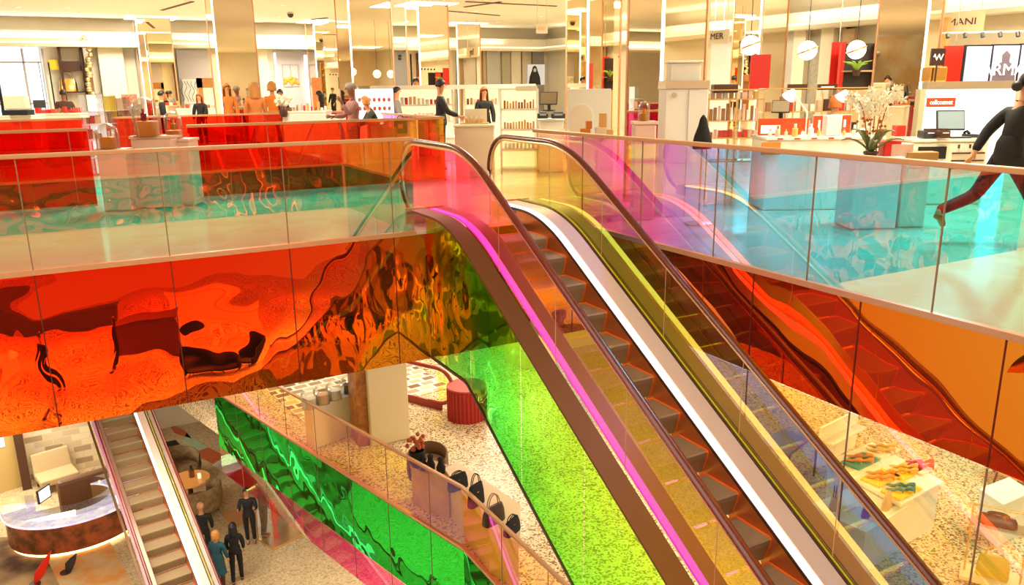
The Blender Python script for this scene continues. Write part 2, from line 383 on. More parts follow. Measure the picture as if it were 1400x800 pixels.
wallrun('fascia_cladding', 'orange red mirror cladding below the right balustrade', 'cladding', (XR-.005, 8.55), (XR-.005, -.3), -.97, -.03, F_RIGHTF, 1.14, shoe=False, jm=MATS['fascia_joint'])
wallrun('hanging_glass_screen', 'pale yellow glass screen hanging under the right mirror cladding', 'glass screen', (XR-.005, 8.55), (XR-.005, -.3), -2.5, -.98, F_RIGHTL, 1.14, shoe=False)
wallrun('glass_balustrade', 'red glass balustrade of the second well, left stretch with a free end', 'balustrade', (-12, 13.27), (.25, 13.27), 0, 1.1, F_WELL2, 1.2, rail=RAILM)
wallrun('glass_balustrade', 'magenta and orange glass balustrade of the second well, right stretch', 'balustrade', (1.6, 13.27), (5.9, 13.27), 0, 1.1, F_WELL2, 1.2, rail=RAILM)
wallrun('glass_balustrade', 'far orange glass balustrade behind the second well', 'balustrade', (-12, 18.55), (5.9, 18.55), 0, 1.1, F_WELL2, 1.4, rail=RAILM)
wallrun('glass_balustrade', 'glass end balustrade of the second well beside the white counter', 'balustrade', (5.9, 13.3), (5.9, 18.5), 0, 1.1, F_WELL2, 1.3, rail=RAILM)
wallrun('glass_balustrade', 'glass balustrade on the camera side of the well', 'balustrade', (-6, -.37), (XR, -.37), 0, 1.07, F_WELL2, 1.2, rail=RAILM)
wallrun('fascia_cladding', 'mirror cladding below the camera side balustrade', 'cladding', (XR-.05, -.345), (-6, -.345), -.97, -.03, F_NEARF, 1.2, shoe=False)
wallrun('glass_balustrade', 'glass balustrade at the far left end of the well', 'balustrade', (-6.02, -.3), (-6.02, YL-.1), 0, 1.07, F_WELL2, 1.2, rail=RAILM)
wallrun('fascia_cladding', 'mirror cladding at the far left end of the well', 'cladding', (-5.99, -.3), (-5.99, YL-.1), -4.2, -.03, F_NEARF, 1.2, shoe=False)  # out of view; hung this deep to pattern the right glass reflections
# lower floor
RAILR = mat('dark_copper_rail', (.35, .10, .03), .35, .5)
wallrun('glass_balustrade', 'yellow tinted glass balustrade slanting across the lower floor', 'balustrade', K0, K1, Z1, Z1+1.07, F_SKEW, 1.25, rail=RAILM)
wallrun('glass_balustrade', 'green and pink glass balustrade running on from the corner of the lower well', 'balustrade', K1, K2, Z1, Z1+1.07, F_SKEW, 1.25, rail=RAILM)
wallrun('fascia_cladding', 'rippled green mirror cladding below the slanting lower balustrade', 'cladding', (K0[0]-.01, K0[1]), (K1[0]-.01, K1[1]), Z1-1.5, Z1-.06, F_SKEWF, 1.25, shoe=False)
wallrun('fascia_cladding', 'green mirror cladding past the corner of the lower well', 'cladding', (K1[0]-.01, K1[1]), (K2[0]-.01, K2[1]), Z1-1.5, Z1-.06, F_SKEWF, 1.25, shoe=False)

wallrun('hanging_glass_screen', 'magenta tinted glass strip below the green mirror cladding', 'glass screen', (K0[0]-.01, K0[1]), (K1[0]-.01, K1[1]), Z1-2.2, Z1-1.51, F_SKEWL, 1.25, shoe=False)
# ------------------------------------------------------------------ escalators
HRM = mat('handrail_rubber', (.13, .014, .006), .25, spec=.6)
GUIDE = mat('handrail_guide', (.75, .50, .26), .3, .7)
BROWND = mat('outer_deck', (.14, .062, .016), .4, .3)
PINKD = mat('inner_deck', (.84, .62, .52), .35)
STEPM = mat('step_tread', (.24, .17, .09), .5)
def grooved(name, col, scale=60):
    M = bpy.data.materials.new(name); M.use_nodes = True; nt = M.node_tree; b = nt.nodes['Principled BSDF']
    tc = nt.nodes.new('ShaderNodeTexCoord'); w = nt.nodes.new('ShaderNodeTexWave'); w.inputs['Scale'].default_value = scale; w.bands_direction = 'X'
    nt.links.new(tc.outputs['Object'], w.inputs['Vector'])
    bp = nt.nodes.new('ShaderNodeBump'); bp.inputs['Strength'].default_value = .6; bp.inputs['Distance'].default_value = .006
    nt.links.new(w.outputs[0], bp.inputs['Height']); nt.links.new(bp.outputs[0], b.inputs['Normal'])
    b.inputs['Base Color'].default_value = (*col, 1); b.inputs['Roughness'].default_value = .38; b.inputs['Metallic'].default_value = .15
    MATS[name] = M; return M
TREAD = grooved('grooved_tread', (.44, .31, .17)); RISER = grooved('grooved_riser', (.46, .33, .18))
EDGE = mat('orange_edge', (1, .20, .02), .45)
EDGED = mat('dull_edge', (.40, .10, .03), .45)
SKIRTO = mat('brushed_skirt', (.62, .22, .06), .35, .7)
SL = .577
def escalator(name, label, loc, rz, y_top, y_bot, ztop, zbot, filmA, filmB, wid, deckA=True, sidefilm=None, edge=EDGE, hw=.042, slim=False):
    """Local frame: x across (0 = left glass), y up the run, z = 0 at the upper floor."""
    root = empty(name, loc, rz, label, 'escalator')
    w = .5; drop = ztop-zbot; yb = y_top-drop/SL
    def base(y):
        t = y_top-y
        if t < -w: v = 0
        elif t > w: v = -SL*t
        else: v = -SL*(t+w)**2/(4*w)
        u = (y-yb)                                  # soft run-out at the bottom
        if u < w: v = -drop + (SL*(u+w)**2/(4*w) if u > -w else 0)
        return v
    ys = []; y = y_top+1.6
    while y > y_bot-1e-6:
        ys.append(y); y -= (.08 if abs(y-y_top) < .75 or abs(y-yb) < .75 else .5)
    def line(x, dz, y0=None): return [(x, y, base(y)+dz) for y in ys if y0 is None or y <= y0]
    yc = y_top+1.5; r = .47
    glass = lambda x: ([(x, yc+.42*cos(a), .53+.42*sin(a)) for a in [pi/2-pi*k/14 for k in range(15)]])
    for side, film in ((0, filmA), (wid, filmB)):
        # panes
        edges = [y_top+1.5-1.12*k for k in range(40)]; edges = [e for e in edges if e > y_bot]+[y_bot]
        for a, c in zip(edges, edges[1:]):
            sub = [a-.004]+[y for y in ys if c+.02 < y < a-.02]+[c+.004]
            vs = [(side, y, base(y)+.19) for y in sub]+[(side, y, base(y)+.955) for y in sub]; n = len(sub)
            MB().add(vs, [(i, i+1, n+i+1, n+i) for i in range(n-1)]).build('glass_panel', film, root, fix=False)
        arc = glass(side); n = len(arc)
        MB().add([(side, yc, .53)]+arc, [(0, i, i+1) for i in range(1, n)]).build('newel_glass', film, root, fix=False)
        mb = MB()
        for e in edges[1:-1]: mb.cyl((side, e, base(e)+.19), (side, e, base(e)+.95), .004, n=5)
        tag(mb.build('panel_joint', GUIDE, root), kind='stuff')
        path = [(side, yc+r*cos(a), .53+r*sin(a)) for a in [-pi/2+pi*k/16 for k in range(17)]]
        path += [(side, y, base(y)+1.0) for y in ys if y < yc-.02]
        MB().tube(path, hw, 12, .62).build('handrail', HRM, root, smooth=True)
        g = [(side, yc+(r-.04)*cos(a), .53+(r-.04)*sin(a)) for a in [-pi/2+pi*k/16 for k in range(17)]]
        g += [(side, y, base(y)+.955) for y in ys if y < yc-.02]
        MB().tube(g, .02, 8).build('handrail_guide', GUIDE, root, smooth=True)
    up = (0, 0, .03)
    yd = y_top+1.25
    s = 1
    # left decks: outer, light strip, inner
    MB().slab(line(-.24 if not slim else -.09, .17, yd), (.215 if not slim else .065, 0, 0), (0, 0, .03)).build('outer_deck', BROWND, root)
    MB().slab(line(.02, .175, yd), (.075, 0, 0), (0, 0, .02)).build('light_strip', LEDA, root)
    MB().slab(line(.10, .165, yd), (.17, 0, 0), (0, 0, .03)).build('inner_deck', MOTTLE, root)
    # right decks
    MB().slab(line(wid-.335, .175, yd), (.075, 0, 0), (0, 0, .02)).build('light_strip', LED, root)
    MB().slab(line(wid-.25, .17, yd), (.20, 0, 0), (0, 0, .03)).build('inner_deck', PINKD, root)
    MB().slab(line(wid-.045, .172, yd), (.03, 0, 0), (0, 0, .034)).build('deck_seal', DARK, root)
    MB().slab(line(wid-.016, .20, yd), (.010, 0, 0), (0, 0, .022)).build('yellow_reflection', mat('painted_reflection', (.80, .72, .03), .4), root)  # yellow reflection along the foot of the glass, painted as a strip
    MB().slab(line(wid+.025, .17, yd), (.19 if not slim else .04, 0, 0), (0, 0, .03)).build('outer_deck', BROWND, root)
    xa, xb = .275, wid-.34
    # skirts
    for x, mt_ in ((xa, SKIRTO), (xb, SKIRTO)):
        MB().slab(line(x-.005, -.22, y_top+.8), (0, 0, .40), (.012, 0, 0)).build('skirt_panel', mt_, root)
        MB().slab(line(x-.006, .155, yd), (0, 0, .03), (.014, 0, 0)).build('skirt_seal', DARK, root)
    # steps
    run = .40; k = 0; y = y_top+.25
    proto = None
    mb = MB(); a, c = xa+.01, xb-.01; rise = run*SL
    mb.mt(0).add([(a, -run, 0), (c, -run, 0), (c, 0, 0), (a, 0, 0)], [(0, 1, 2, 3)])
    prof = [(-run, 0), (-run-.012, -.015), (-run-.006, -.06), (-run+.02, -.14), (-run+.05, -rise)]
    vs = []; 
    for yy, zz in prof: vs += [(a, yy, zz), (c, yy, zz)]
    mb.mt(1).add(vs, [(2*i, 2*i+2, 2*i+3, 2*i+1) for i in range(len(prof)-1)])
    mb.mt(2).box(((a+c)/2, -.014, .004), (c-a, .024, .010)).box((c-.012, -run/2, .003), (.024, run, .008)).box((a+.012, -run/2, .003), (.024, run, .008))
    for i in range(len(prof)-1):
        mb.add([(c-.02, prof[i][0]-.004, prof[i][1]), (c, prof[i][0]-.004, prof[i][1]), (c, prof[i+1][0]-.004, prof[i+1][1]), (c-.02, prof[i+1][0]-.004, prof[i+1][1])], [(0, 1, 2, 3)])
    while y > y_bot+.2:
        zz = base(y-run/2)
        if y-run/2 > y_top+w: y -= run; continue
        if proto is None:
            proto = mb.build('step', [TREAD, RISER, edge], root, fix=False); proto.location = (0, y, zz); 
        else:
            q = proto.copy(); COL.objects.link(q); q.parent = root; q.location = (0, y, zz)
        y -= run
    MB().box(((xa+xb)/2, y_top+1.05, .006), (xb-xa, 1.1, .012)).build('landing_plate', STEEL, root)
    MB().box(((xa+xb)/2, y_top+.47, .012), (xb-xa, .06, .014)).build('comb_plate', mat('yellow_comb', (.9, .55, .02), .4), root)
    # caps that close the ends of the decks
    for x0, x1 in ((-.24 if not slim else -.09, .275), (wid-.34, wid+(.215 if not slim else .065))):
        MB().box(((x0+x1)/2, y_top+1.27, .09), (x1-x0, .05, .22)).build('deck_end', BRONZE, root, bevel=.01)
    # truss sides
    if sidefilm:
        ysd = [y for y in ys if y <= sidefilm[1]]
        ysd = [sidefilm[1]]+ysd
        for x, fm in ((-.235, sidefilm[0]), (wid+.21, sidefilm[2])):
            bl = [sidefilm[1]-1.12*k for k in range(40)]; bl = [e for e in bl if e > y_bot]+[y_bot]
            for p, q in zip(bl, bl[1:]):
                sub = [p-.004]+[y for y in ysd if q+.02 < y < p-.02]+[q+.004]; n = len(sub)
                vs = [(x, y, base(y)+.165) for y in sub]+[(x, y, min(base(y)-1.35, -1.55)) for y in sub]
                MB().add(vs, [(i, i+1, n+i+1, n+i) for i in range(n-1)]).build('truss_panel', fm, root, fix=False)
            MB().slab([(x-.01, y, min(base(y)-1.37, -1.57)) for y in ysd], (.02, 0, 0), (0, 0, .03)).build('truss_edge', DARK, root)
    return root
LEDA = mat('light_strip_near', (1, .95, .85), .5, emit=1.3, ecol=(1, .06, .60))
MOTTLE = mat('mottled_inner_deck', (.30, .16, .12), .3, .5)
F_SIDEB = dichroic('film_truss_far_side', [(.4, (.6, .5, .3)), (.8, (.7, .55, .3))], [(.4, (.12, .08, .02)), (.8, (.2, .1, .02))], wav=.06, wscale=1.2)
escalator('escalator', 'long escalator descending through the middle of the well between tinted glass sides', (3.77, 0, 0), 0,
    7.93, -1.9, 0, Z1, F_A, F_B, 1.30, sidefilm=(F_SIDE, YL-.03, F_SIDEB))
# the lower escalator: from the lower retail floor down to the basement
LEDG = LED
MOT2 = MOTTLE
F_LL = clearglass('clear_escalator_glass', (.96, .94, .85))
escalator('escalator', 'escalator with brown steps at the lower left, running down to the basement floor', (2.94, 0, Z1), R(8.7),
    25.2, 14.3, 0, Z0-Z1, F_LL, F_LL, 1.55, edge=EDGED, slim=True).scale = (.86, 1, 1)
# ------------------------------------------------------------------ people
def skin(name, verts, edges, rad, mt, parent, sub=1, root=0):
    me = bpy.data.meshes.new(name); me.from_pydata([tuple(v) for v in verts], edges, []); me.materials.append(mt)
    o = bpy.data.objects.new(name, me); COL.objects.link(o); o.parent = parent
    md = o.modifiers.new('skin', 'SKIN'); sv = me.skin_vertices[0].data
    for i, r in enumerate(rad):
        sv[i].radius = r if isinstance(r, tuple) else (r, r); sv[i].use_root = (i == root)
    md.use_smooth_shade = True; md.branch_smoothing = .6
    s2 = o.modifiers.new('sub', 'SUBSURF'); s2.levels = sub; s2.render_levels = sub
    return o
def person(label, loc, yaw, h=1.72, top=BLACK, legs=BLACK, hair=HAIRK, skinm=SKIN, style='short', stride=0, armL=(10, 15), armR=(10, 15), fem=False, lean=0, sit=False, skirt=None, shoes=None, fine=True, hat=None, coat=0, group=None, turn=0, kneeb=0):
    """armX = (forward swing of the upper arm, extra bend of the elbow) in degrees; facing local +y."""
    k = h/1.75; root = empty('person', loc, yaw, label, 'person', group)
    V = lambda x, y, z: Vector((x*k, y*k, z*k))
    la = sin(R(lean)); zp = .50 if sit else .95
    P = {}
    P['pel'] = V(0, 0, zp); P['wai'] = V(0, .13*la, zp+.17); P['che'] = V(0, .40*la, zp+.38); P['nek'] = V(0, .55*la, zp+.545)
    P['hd0'] = V(0, .60*la+.01, zp+.635); P['hd1'] = V(0, .62*la+.025, zp+.70); P['hd2'] = V(0, .63*la+.01, zp+.765)
    sw = .165 if fem else .19
    arms = {}
    for sd, (a, b) in ((-1, armL), (1, armR)):
        sh = P['che']+V(sd*sw, 0, .065); a1 = R(a); a2 = R(a+b)
        el = sh+V(sd*.05, sin(a1)*.28, -cos(a1)*.28); wr = el+V(sd*-.02, sin(a2)*.24, -cos(a2)*.24)
        ha = wr+V(sd*-.005, sin(a2)*.085, -cos(a2)*.085); dv = (wr-el).normalized()
        arms[sd] = (sh, el, wr, ha, dv)
    L = {}
    for sd in (-1, 1):
        s_ = stride*sd; hp = P['pel']+V(sd*.095, 0, -.04)
        if sit: kn = hp+V(sd*.03, .42, .02); an = kn+V(0, .03, -.40); to = an+V(0, .15, -.05)
        else:
            a1 = R(s_); kn = hp+V(0, sin(a1)*.43, -cos(a1)*.43)
            bend = R(8 if s_ >= 0 else 8+kneeb); an = kn+V(0, sin(a1-bend)*.42, -cos(a1-bend)*.42)
            to = an+V(0, .15*cos(a1-bend*.5)*1, .15*sin(a1-bend*.5)-.045)
        L[sd] = (hp, kn, an, to)
    if not sit:                                     # lowest foot on the floor
        mn = min(L[1][3].z, L[-1][3].z, L[1][2].z-.06*k, L[-1][2].z-.06*k)-.025*k
        dz = Vector((0, 0, -mn))
        for q in P: P[q] = P[q]+dz
        for sd in L: L[sd] = tuple(p+dz for p in L[sd])
        for sd in arms: arms[sd] = tuple(p+dz for p in arms[sd][:4])+(arms[sd][4],)
    hx, hy = .082*k, .10*k
    v = [P['pel'], P['wai'], P['che'], P['nek'], P['hd0'], P['hd1'], P['hd2']]
    e = [(i, i+1) for i in range(6)]
    cw = .105 if fem else .125
    r = [(.095*k, .075*k), ((.095 if fem else .11)*k, .08*k), (cw*k, .09*k), (.05*k, .05*k), (.068*k, .082*k), (hx*.95, hy*.92), (.045*k, .06*k)]
    for sd in (-1, 1):
        sh, el, wr, ha, dv = arms[sd]; n = len(v)
        v += [sh, el, wr, ha]; e += [(2, n), (n, n+1), (n+1, n+2), (n+2, n+3)]; r += [.052*k, .04*k, .027*k, (.035*k, .018*k)]
        if fine:
            up = Vector((0, 1, 0)) if abs(dv.y) < .7 else Vector((0, 0, 1)); side = dv.cross(Vector((sd, 0, 0))).normalized()
            for fi, fl in ((-1.5, .062), (-.5, .075), (.5, .08), (1.5, .072)):
                m0 = len(v); a = ha+side*fi*.017*k+dv*.01*k; c = a+dv*fl*.55*k; d_ = c+dv*fl*.4*k+Vector((-sd*.018*k, 0, 0))
                v += [a, c, d_]; e += [(n+3, m0), (m0, m0+1), (m0+1, m0+2)]; r += [.009*k, .008*k, .006*k]
            m0 = len(v); a = wr+dv*.025*k+side*.035*k; c = a+dv*.035*k+side*.015*k
            v += [a, c]; e += [(n+2, m0), (m0, m0+1)]; r += [.012*k, .009*k]
        hp, kn, an, to = L[sd]; n = len(v)
        v += [hp, kn, an, to]; e += [(0, n), (n, n+1), (n+1, n+2), (n+2, n+3)]; r += [.08*k, .055*k, .038*k, (.04*k, .022*k)]
    skin('body', v, e, r, skinm, root, 1)
    # upper clothing
    v = [P['pel']+V(0, 0, -.09), P['wai'], P['che'], P['che']+V(0, .04*la, .09), P['nek']+V(0, 0, -.04)]; e = [(0, 1), (1, 2), (2, 3), (3, 4)]
    r = [(.160*k, .130*k), ((.125 if fem else .145)*k, .11*k), ((cw+.025)*k, .115*k), (.115*k, .095*k), (.068*k, .068*k)]
    for sd in (-1, 1):
        sh, el, wr, ha, dv = arms[sd]; n = len(v); v += [sh, el, wr-dv*.01]; e += [(2, n), (n, n+1), (n+1, n+2)]; r += [.084*k, .060*k, .043*k]
    skin('jacket', v, e, r, top, root, 1)
    MB().lathe([(.10*k, .20*k), (.138*k, .13*k), (.152*k, .03*k), (.150*k, -.07*k), (.12*k, -.09*k)], P['pel'], 22, 1, .80).build('jacket_hem', top, root, smooth=True)
    if coat:
        c = P['pel']; pr = [(.165*k, .02), (.175*k, -.15*k), (.21*k, -coat*k)]
        MB().lathe(pr, c, 20, 1, .78).build('coat_skirt', top, root, smooth=True)
    if skirt:
        c = P['pel']; MB().lathe([(.15*k, .05), (.18*k, -.15*k), (.2*k, -.45*k)], c, 20, 1, .8).build('skirt', skirt, root, smooth=True)
    if legs is not None:
        v = [P['pel']+V(0, 0, .03)]; e = []; r = [(.12*k, .105*k)]
        for sd in (-1, 1):
            hp, kn, an, to = L[sd]; n = len(v); v += [hp, kn, an]; e += [(0, n), (n, n+1), (n+1, n+2)]; r += [.100*k, .07*k, .055*k]
        skin('trousers', v, e, r, legs, root, 1)
    sm = shoes or DARK
    for sd in (-1, 1):
        hp, kn, an, to = L[sd]; skin('shoe', [an+V(0, -.03, -.05), an+V(0, .04, -.045), to], [(0, 1), (1, 2)], [(.042*k, .035*k), (.045*k, .04*k), (.038*k, .022*k)], sm, root, 1)
    # head: face and hair turn together about the neck
    hc = P['hd1']; mb = MB(); hs = sin(R(turn)); hcz = cos(R(turn))
    hr = empty('head_features', hc, R(turn)); hr.parent = root
    if fine:
        MB().add([(0, hy*1.22, -.012*k), (-.014*k, hy*.92, -.02*k), (.014*k, hy*.92, -.02*k), (0, hy*.93, .025*k)], [(0, 1, 2), (0, 2, 3), (0, 3, 1)]).build('nose', skinm, hr)
        for sx in (-1, 1):
            MB().ball((sx*.031*k, hy*.90, .018*k), .011*k, 8, 6).build('eye', DARKG, hr)
            MB().ball((sx*hx*1.0, 0, 0), .02*k, 8, 6, 1.5, .5).build('ear', skinm, hr)
        MB().ball((0, hy*.90, -.045*k), .02*k, 8, 6, .3, 1, .5).build('mouth', mat('lips', (.5, .08, .06), .4), hr)
    if hat:
        MB().ball((0, -.008*k, .045*k), .102*k, 18, 12, .82, 1, 1.12).build('beanie', hat, hr, smooth=True)
    else:
        mb = MB()
        # cap of hair that leaves the face free
        vs = []; nn = 18; q = 9
        for j in range(q+1):
            for i in range(nn):
                ph = pi*.98*j/q*.62; th = 2*pi*i/nn
                front = max(0, sin(th)); ph2 = ph*(1-.42*front)
                rr = 1.12
                vs.append((hx*rr*1.04*sin(ph2)*cos(th), hy*rr*sin(ph2)*sin(th)-.006*k, .012*k+.112*k*cos(ph2)))
        f = [(j*nn+i, j*nn+(i+1) % nn, (j+1)*nn+(i+1) % nn, (j+1)*nn+i) for j in range(q) for i in range(nn)]
        mb.add(vs, f)
        if style == 'long':
            vs = []
            for j in range(7):
                t = j/6
                for i in range(11):
                    th = pi+pi*i/10; w_ = 1.12+.35*t-.15*t*t
                    vs.append((hx*w_*1.1*cos(th), hy*w_*sin(th)*(1.0)-.01*k, .05*k-.30*k*t))
            mb.add(vs, [(j*11+i, j*11+i+1, (j+1)*11+i+1, (j+1)*11+i) for j in range(6) for i in range(10)])
        if style == 'bun': mb.ball((0, -hy*1.45, -.03*k), .05*k, 14, 10)
        if style == 'bob':
            vs = []
            for j in range(5):
                t = j/4
                for i in range(13):
                    th = .85*pi+1.3*pi*i/12; w_ = 1.14+.12*t
                    vs.append((hx*w_*1.08*cos(th), hy*w_*sin(th)-.01*k, .05*k-.15*k*t))
            mb.add(vs, [(j*13+i, j*13+i+1, (j+1)*13+i+1, (j+1)*13+i) for j in range(4) for i in range(12)])
        o = mb.build('hair', hair, hr, smooth=True)
        so = o.modifiers.new('thick', 'SOLIDIFY'); so.thickness = .008
    return root
def face_right(): return -AZ-pi/2          # walks / looks towards the right of the view
def face_left(): return -AZ+pi/2
def face_cam(): return -AZ+pi
def face_away(): return -AZ
def onfloor(u, v, d, h=0):                  # a standing point: column u of the view, d metres ahead, level h
    p = at(u, v, d); return (p.x, p.y, h)
COATG = mat('grey_coat', (.28, .25, .22), .8); COATO = mat('orange_coat', (.85, .26, .03), .7); MAUVE = mat('mauve_knit', (.36, .17, .15), .85)
TEAL = mat('teal_coat', (.01, .09, .13), .7); CHAR = mat('charcoal_suit', (.012, .012, .014), .7); OLIVE = mat('dark_green_top', (.06, .07, .05), .8)
GREYHAT = mat('grey_beanie', (.35, .28, .24), .9); RUST = mat('rust_coat', (.80, .28, .06), .7)
person('woman in black walking right past the counter, hair in a low bun, leg stretched behind', tuple(onfloor(1392, 120, 7.95)), face_right()+.12, 1.80, BLACK, BLACK, HAIRK, SKIN, 'bun', stride=33, armL=(-38, 6), armR=(20, 20), fem=True, lean=10, shoes=mat('tan_shoe', (.70, .20, .03), .5), kneeb=28)
person('man in black jacket and trousers standing at the pale display plinth', onfloor(603, 170, 16.0), face_right()+.15, 1.75, CHAR, CHAR, HAIRK, SKIN, 'short', armL=(25, 40), armR=(25, 45), shoes=BLACK)
person('woman in black with long auburn hair behind the pale display plinth', onfloor(662, 150, 17.6), face_cam()+.3, 1.60, BLACK, BLACK, HAIRR, SKIN, 'long', fem=True)
person('person in mauve knit and grey beanie, hand raised to the chin', onfloor(482, 140, 15.2), face_left()+.5, 1.70, MAUVE, DARK, HAIRK, SKIND, 'short', armL=(35, 115), armR=(20, 70), hat=GREYHAT)
person('blond person in dark green top bending at the counter beside the white seat', onfloor(517, 150, 16.2), face_left()+.3, 1.45, OLIVE, DARK, HAIRB, SKIN, 'bob', lean=28, armL=(30, 40), armR=(30, 40))
person('person in grey coat with dark hair beside the dark shopping bag', onfloor(542, 140, 18.5), face_right(), 1.62, COATG, DARK, HAIRK, SKIN, 'short', coat=.4)
person('dark haired man behind the far counter, only head and shoulders in view', onfloor(569, 120, 22.3), face_cam(), 1.86, PWHITE, DARK, HAIRK, SKIN, 'short')
person('woman in orange coat with blond hair, back turned, by the flowers', onfloor(373, 140, 19.0), face_away(), 1.78, COATO, DARK, HAIRB, SKIN, 'bob', coat=.45, fem=True)
person('woman in rust orange coat with wavy hair, left of the woman in orange', onfloor(349, 140, 18.2), face_away()+.4, 1.76, RUST, DARK, HAIRB, SKIN, 'long', coat=.5, fem=True)
person('dark haired woman facing the flowers from behind', onfloor(384, 140, 22.0), face_cam(), 1.60, BLACK, DARK, HAIRK, SKIN, 'short', fem=True)
person('woman in black with long black hair beside the red lit sign', onfloor(438, 140, 20.5), face_left(), 1.55, BLACK, BLACK, HAIRK, SKIN, 'long', fem=True)
person('man in grey jacket turned to the right by the light strip column', onfloor(322, 140, 21.0), face_right(), 1.58, COATG, DARK, HAIRK, SKIN, 'short')
person('woman in black with brown hair standing under the vanity arch', onfloor(273, 140, 23.0), face_cam(), 1.52, BLACK, BLACK, HAIRR, SKIN, 'long', fem=True)
person('person in black between the glass cloche and the mirror column', onfloor(221, 140, 22.0), face_right()+.4, 1.60, BLACK, BLACK, HAIRK, SKIN, 'short')
person('person in dark brown coat in front of the boutique niche at far left', onfloor(88, 140, 22.3), face_away()+.5, 1.66, mat('brown_coat', (.08, .03, .015), .8), DARK, HAIRK, SKIND, 'short', coat=.4)
person('mirrored woman in black with dark hair built as a figure, left of the trio', onfloor(865, 140, 19.0), face_right(), 1.60, BLACK, BLACK, HAIRK, SKIN, 'short', fem=True)  # this trio is a mirror image, built as solid figures
person('mirrored woman facing the viewer, built as a figure amid the far trio', onfloor(877, 140, 22.5), face_cam(), 1.78, mat('brown_top', (.10, .04, .02), .8), BLACK, HAIRK, SKIN, 'short', fem=True)
person('mirrored man in black built as a figure, right of the far trio', onfloor(890, 140, 19.6), face_left(), 1.62, BLACK, BLACK, HAIRK, SKIN, 'short')
person('auburn haired woman in white behind the red counter boxes', onfloor(1141, 160, 11.45), face_away()+.4, 1.42, PWHITE, DARK, HAIRR, SKIN, 'bob', fem=True)
# basement visitors
def ground(u, v, z): p = G(u, v, z); return (p.x, p.y, z)
person('person in dark suit holding papers, standing by the clear display case', ground(344, 743, Z0), face_cam()+.2, 1.74, CHAR, CHAR, HAIRK, SKIN, 'short', armL=(25, 95), armR=(25, 95))
person('woman in black with long dark hair walking across the basement floor', ground(326, 796, Z0), face_away()+.2, 1.72, BLACK, BLACK, HAIRK, SKIN, 'long', fem=True, stride=8)
person('woman in teal coat with blond hair beside the lower escalator', ground(303, 808, Z0), face_away()-.2, 1.72, TEAL, DARK, HAIRB, SKIN, 'bob', fem=True, coat=.42)
person('bald man in dark clothes beside the armchair near the lower escalator', ground(283, 768, Z0), face_away()+.3, 1.76, CHAR, CHAR, SKIN, SKIN, 'short')

# ------------------------------------------------------------------ columns
def column(label, u, d, w, z1=4.0, v=140, wy=None):
    """Square column clad in mirror, front corner at column u of the view, light strips down its corners."""
    p = at(u, v, d); r_ = empty('mirror_column', (p.x, p.y, 0), 0, label, 'column')
    wy = wy or w; MB().b2((0, 0, 0), (w, wy, z1)).build('mirror_cladding', MIRROR, r_)
    t = .022; MB().b2((-.012, -.012, 0), (t, t, z1)).build('light_strip', LED, r_)
    e = MB()
    for x, y in ((w, 0), (0, wy)): e.b2((x-.02, y-.02, 0), (x+.012, y+.012, z1)) if x else e.b2((x-.012, y-.02, 0), (x+.02, y+.012, z1))
    e.build('corner_trim', BRONZE, r_)
    MB().b2((-.25, -.25, z1-.03), (w+.25, wy+.25, z1)).build('cove_glow', mat('column_cove', (1, .95, .85), .5, emit=1.4, ecol=(1, .95, .80)), r_)
    return r_
column('tall mirror column with bright corner strip behind the second well', 303, 19.5, .95)
column('tall mirror column with bright corner strip behind the person in the beanie', 484, 19.0, 1.05)
column('mirror column between the cash desk and the white arch display', 803, 17.2, .85)
column('broad mirror column rising right behind the escalator', 903, 10.9, .78)
column('mirror column right of the orchid', 1256, 14.2, .40, wy=1.0)
column('small distant mirror column near the beige wall pier', 199, 26.6, 1.05, 4.0)
column('small distant mirror column beside the red lit sign', 436, 29.0, 1.1, 4.0)
column('distant mirror column behind the lit shelves', 576, 23.5, .95, 4.0)
column('most distant slim mirror column by the storefront windows', 627, 31.0, 1.0, 4.0)
column('distant mirror column behind the first pendant globe', 1033, 20.5, .95, 4.0)
c_ = at(517, 560, 0)  # round piers on the lower floor
p = G(518, 612, Z1); c = MB().b2((-.42, -.42, 0), (.42, .42, 4.5)).build('lower_floor_pier', mat('pier_paint', (.80, .66, .42), .6), None, bevel=.02)
c.location = (p.x+.3, p.y+.5, Z1); tag(c, 'square cream pier on the lower floor beside the slanting yellow balustrade', 'pier')
# ------------------------------------------------------------------ upper floor: boutiques on the far walls
def wb(mb, u0, v0, u1, v1, ax, val, th=.08, z0=None):
    """box standing on the wall plane ax=val between two sight lines"""
    a = AX(u0, v0, ax, val); b = AX(u1, v1, ax, val)
    za, zb = a.z, (b.z if z0 is None else z0)
    if ax == 1: return mb.b2((a.x, val, zb), (b.x, val+th, za))
    return mb.b2((val, a.y, zb), (val+th, b.y, za))
YW, XW = YF+.30, XF+.30
def panel(name, label, cat, u0, v0, u1, v1, ax, val, mt, th=.08, z0=None):
    mb = wb(MB(), u0, v0, u1, v1, ax, val, th, z0); o = mb.build(name, mt, None, bevel=.01); return tag(o, label, cat)
CURT = mat('sheer_curtain', (.93, .95, 1), .7, emit=.35, ecol=(.85, .92, 1))  # daylight through the cloth is put in as a faint glow
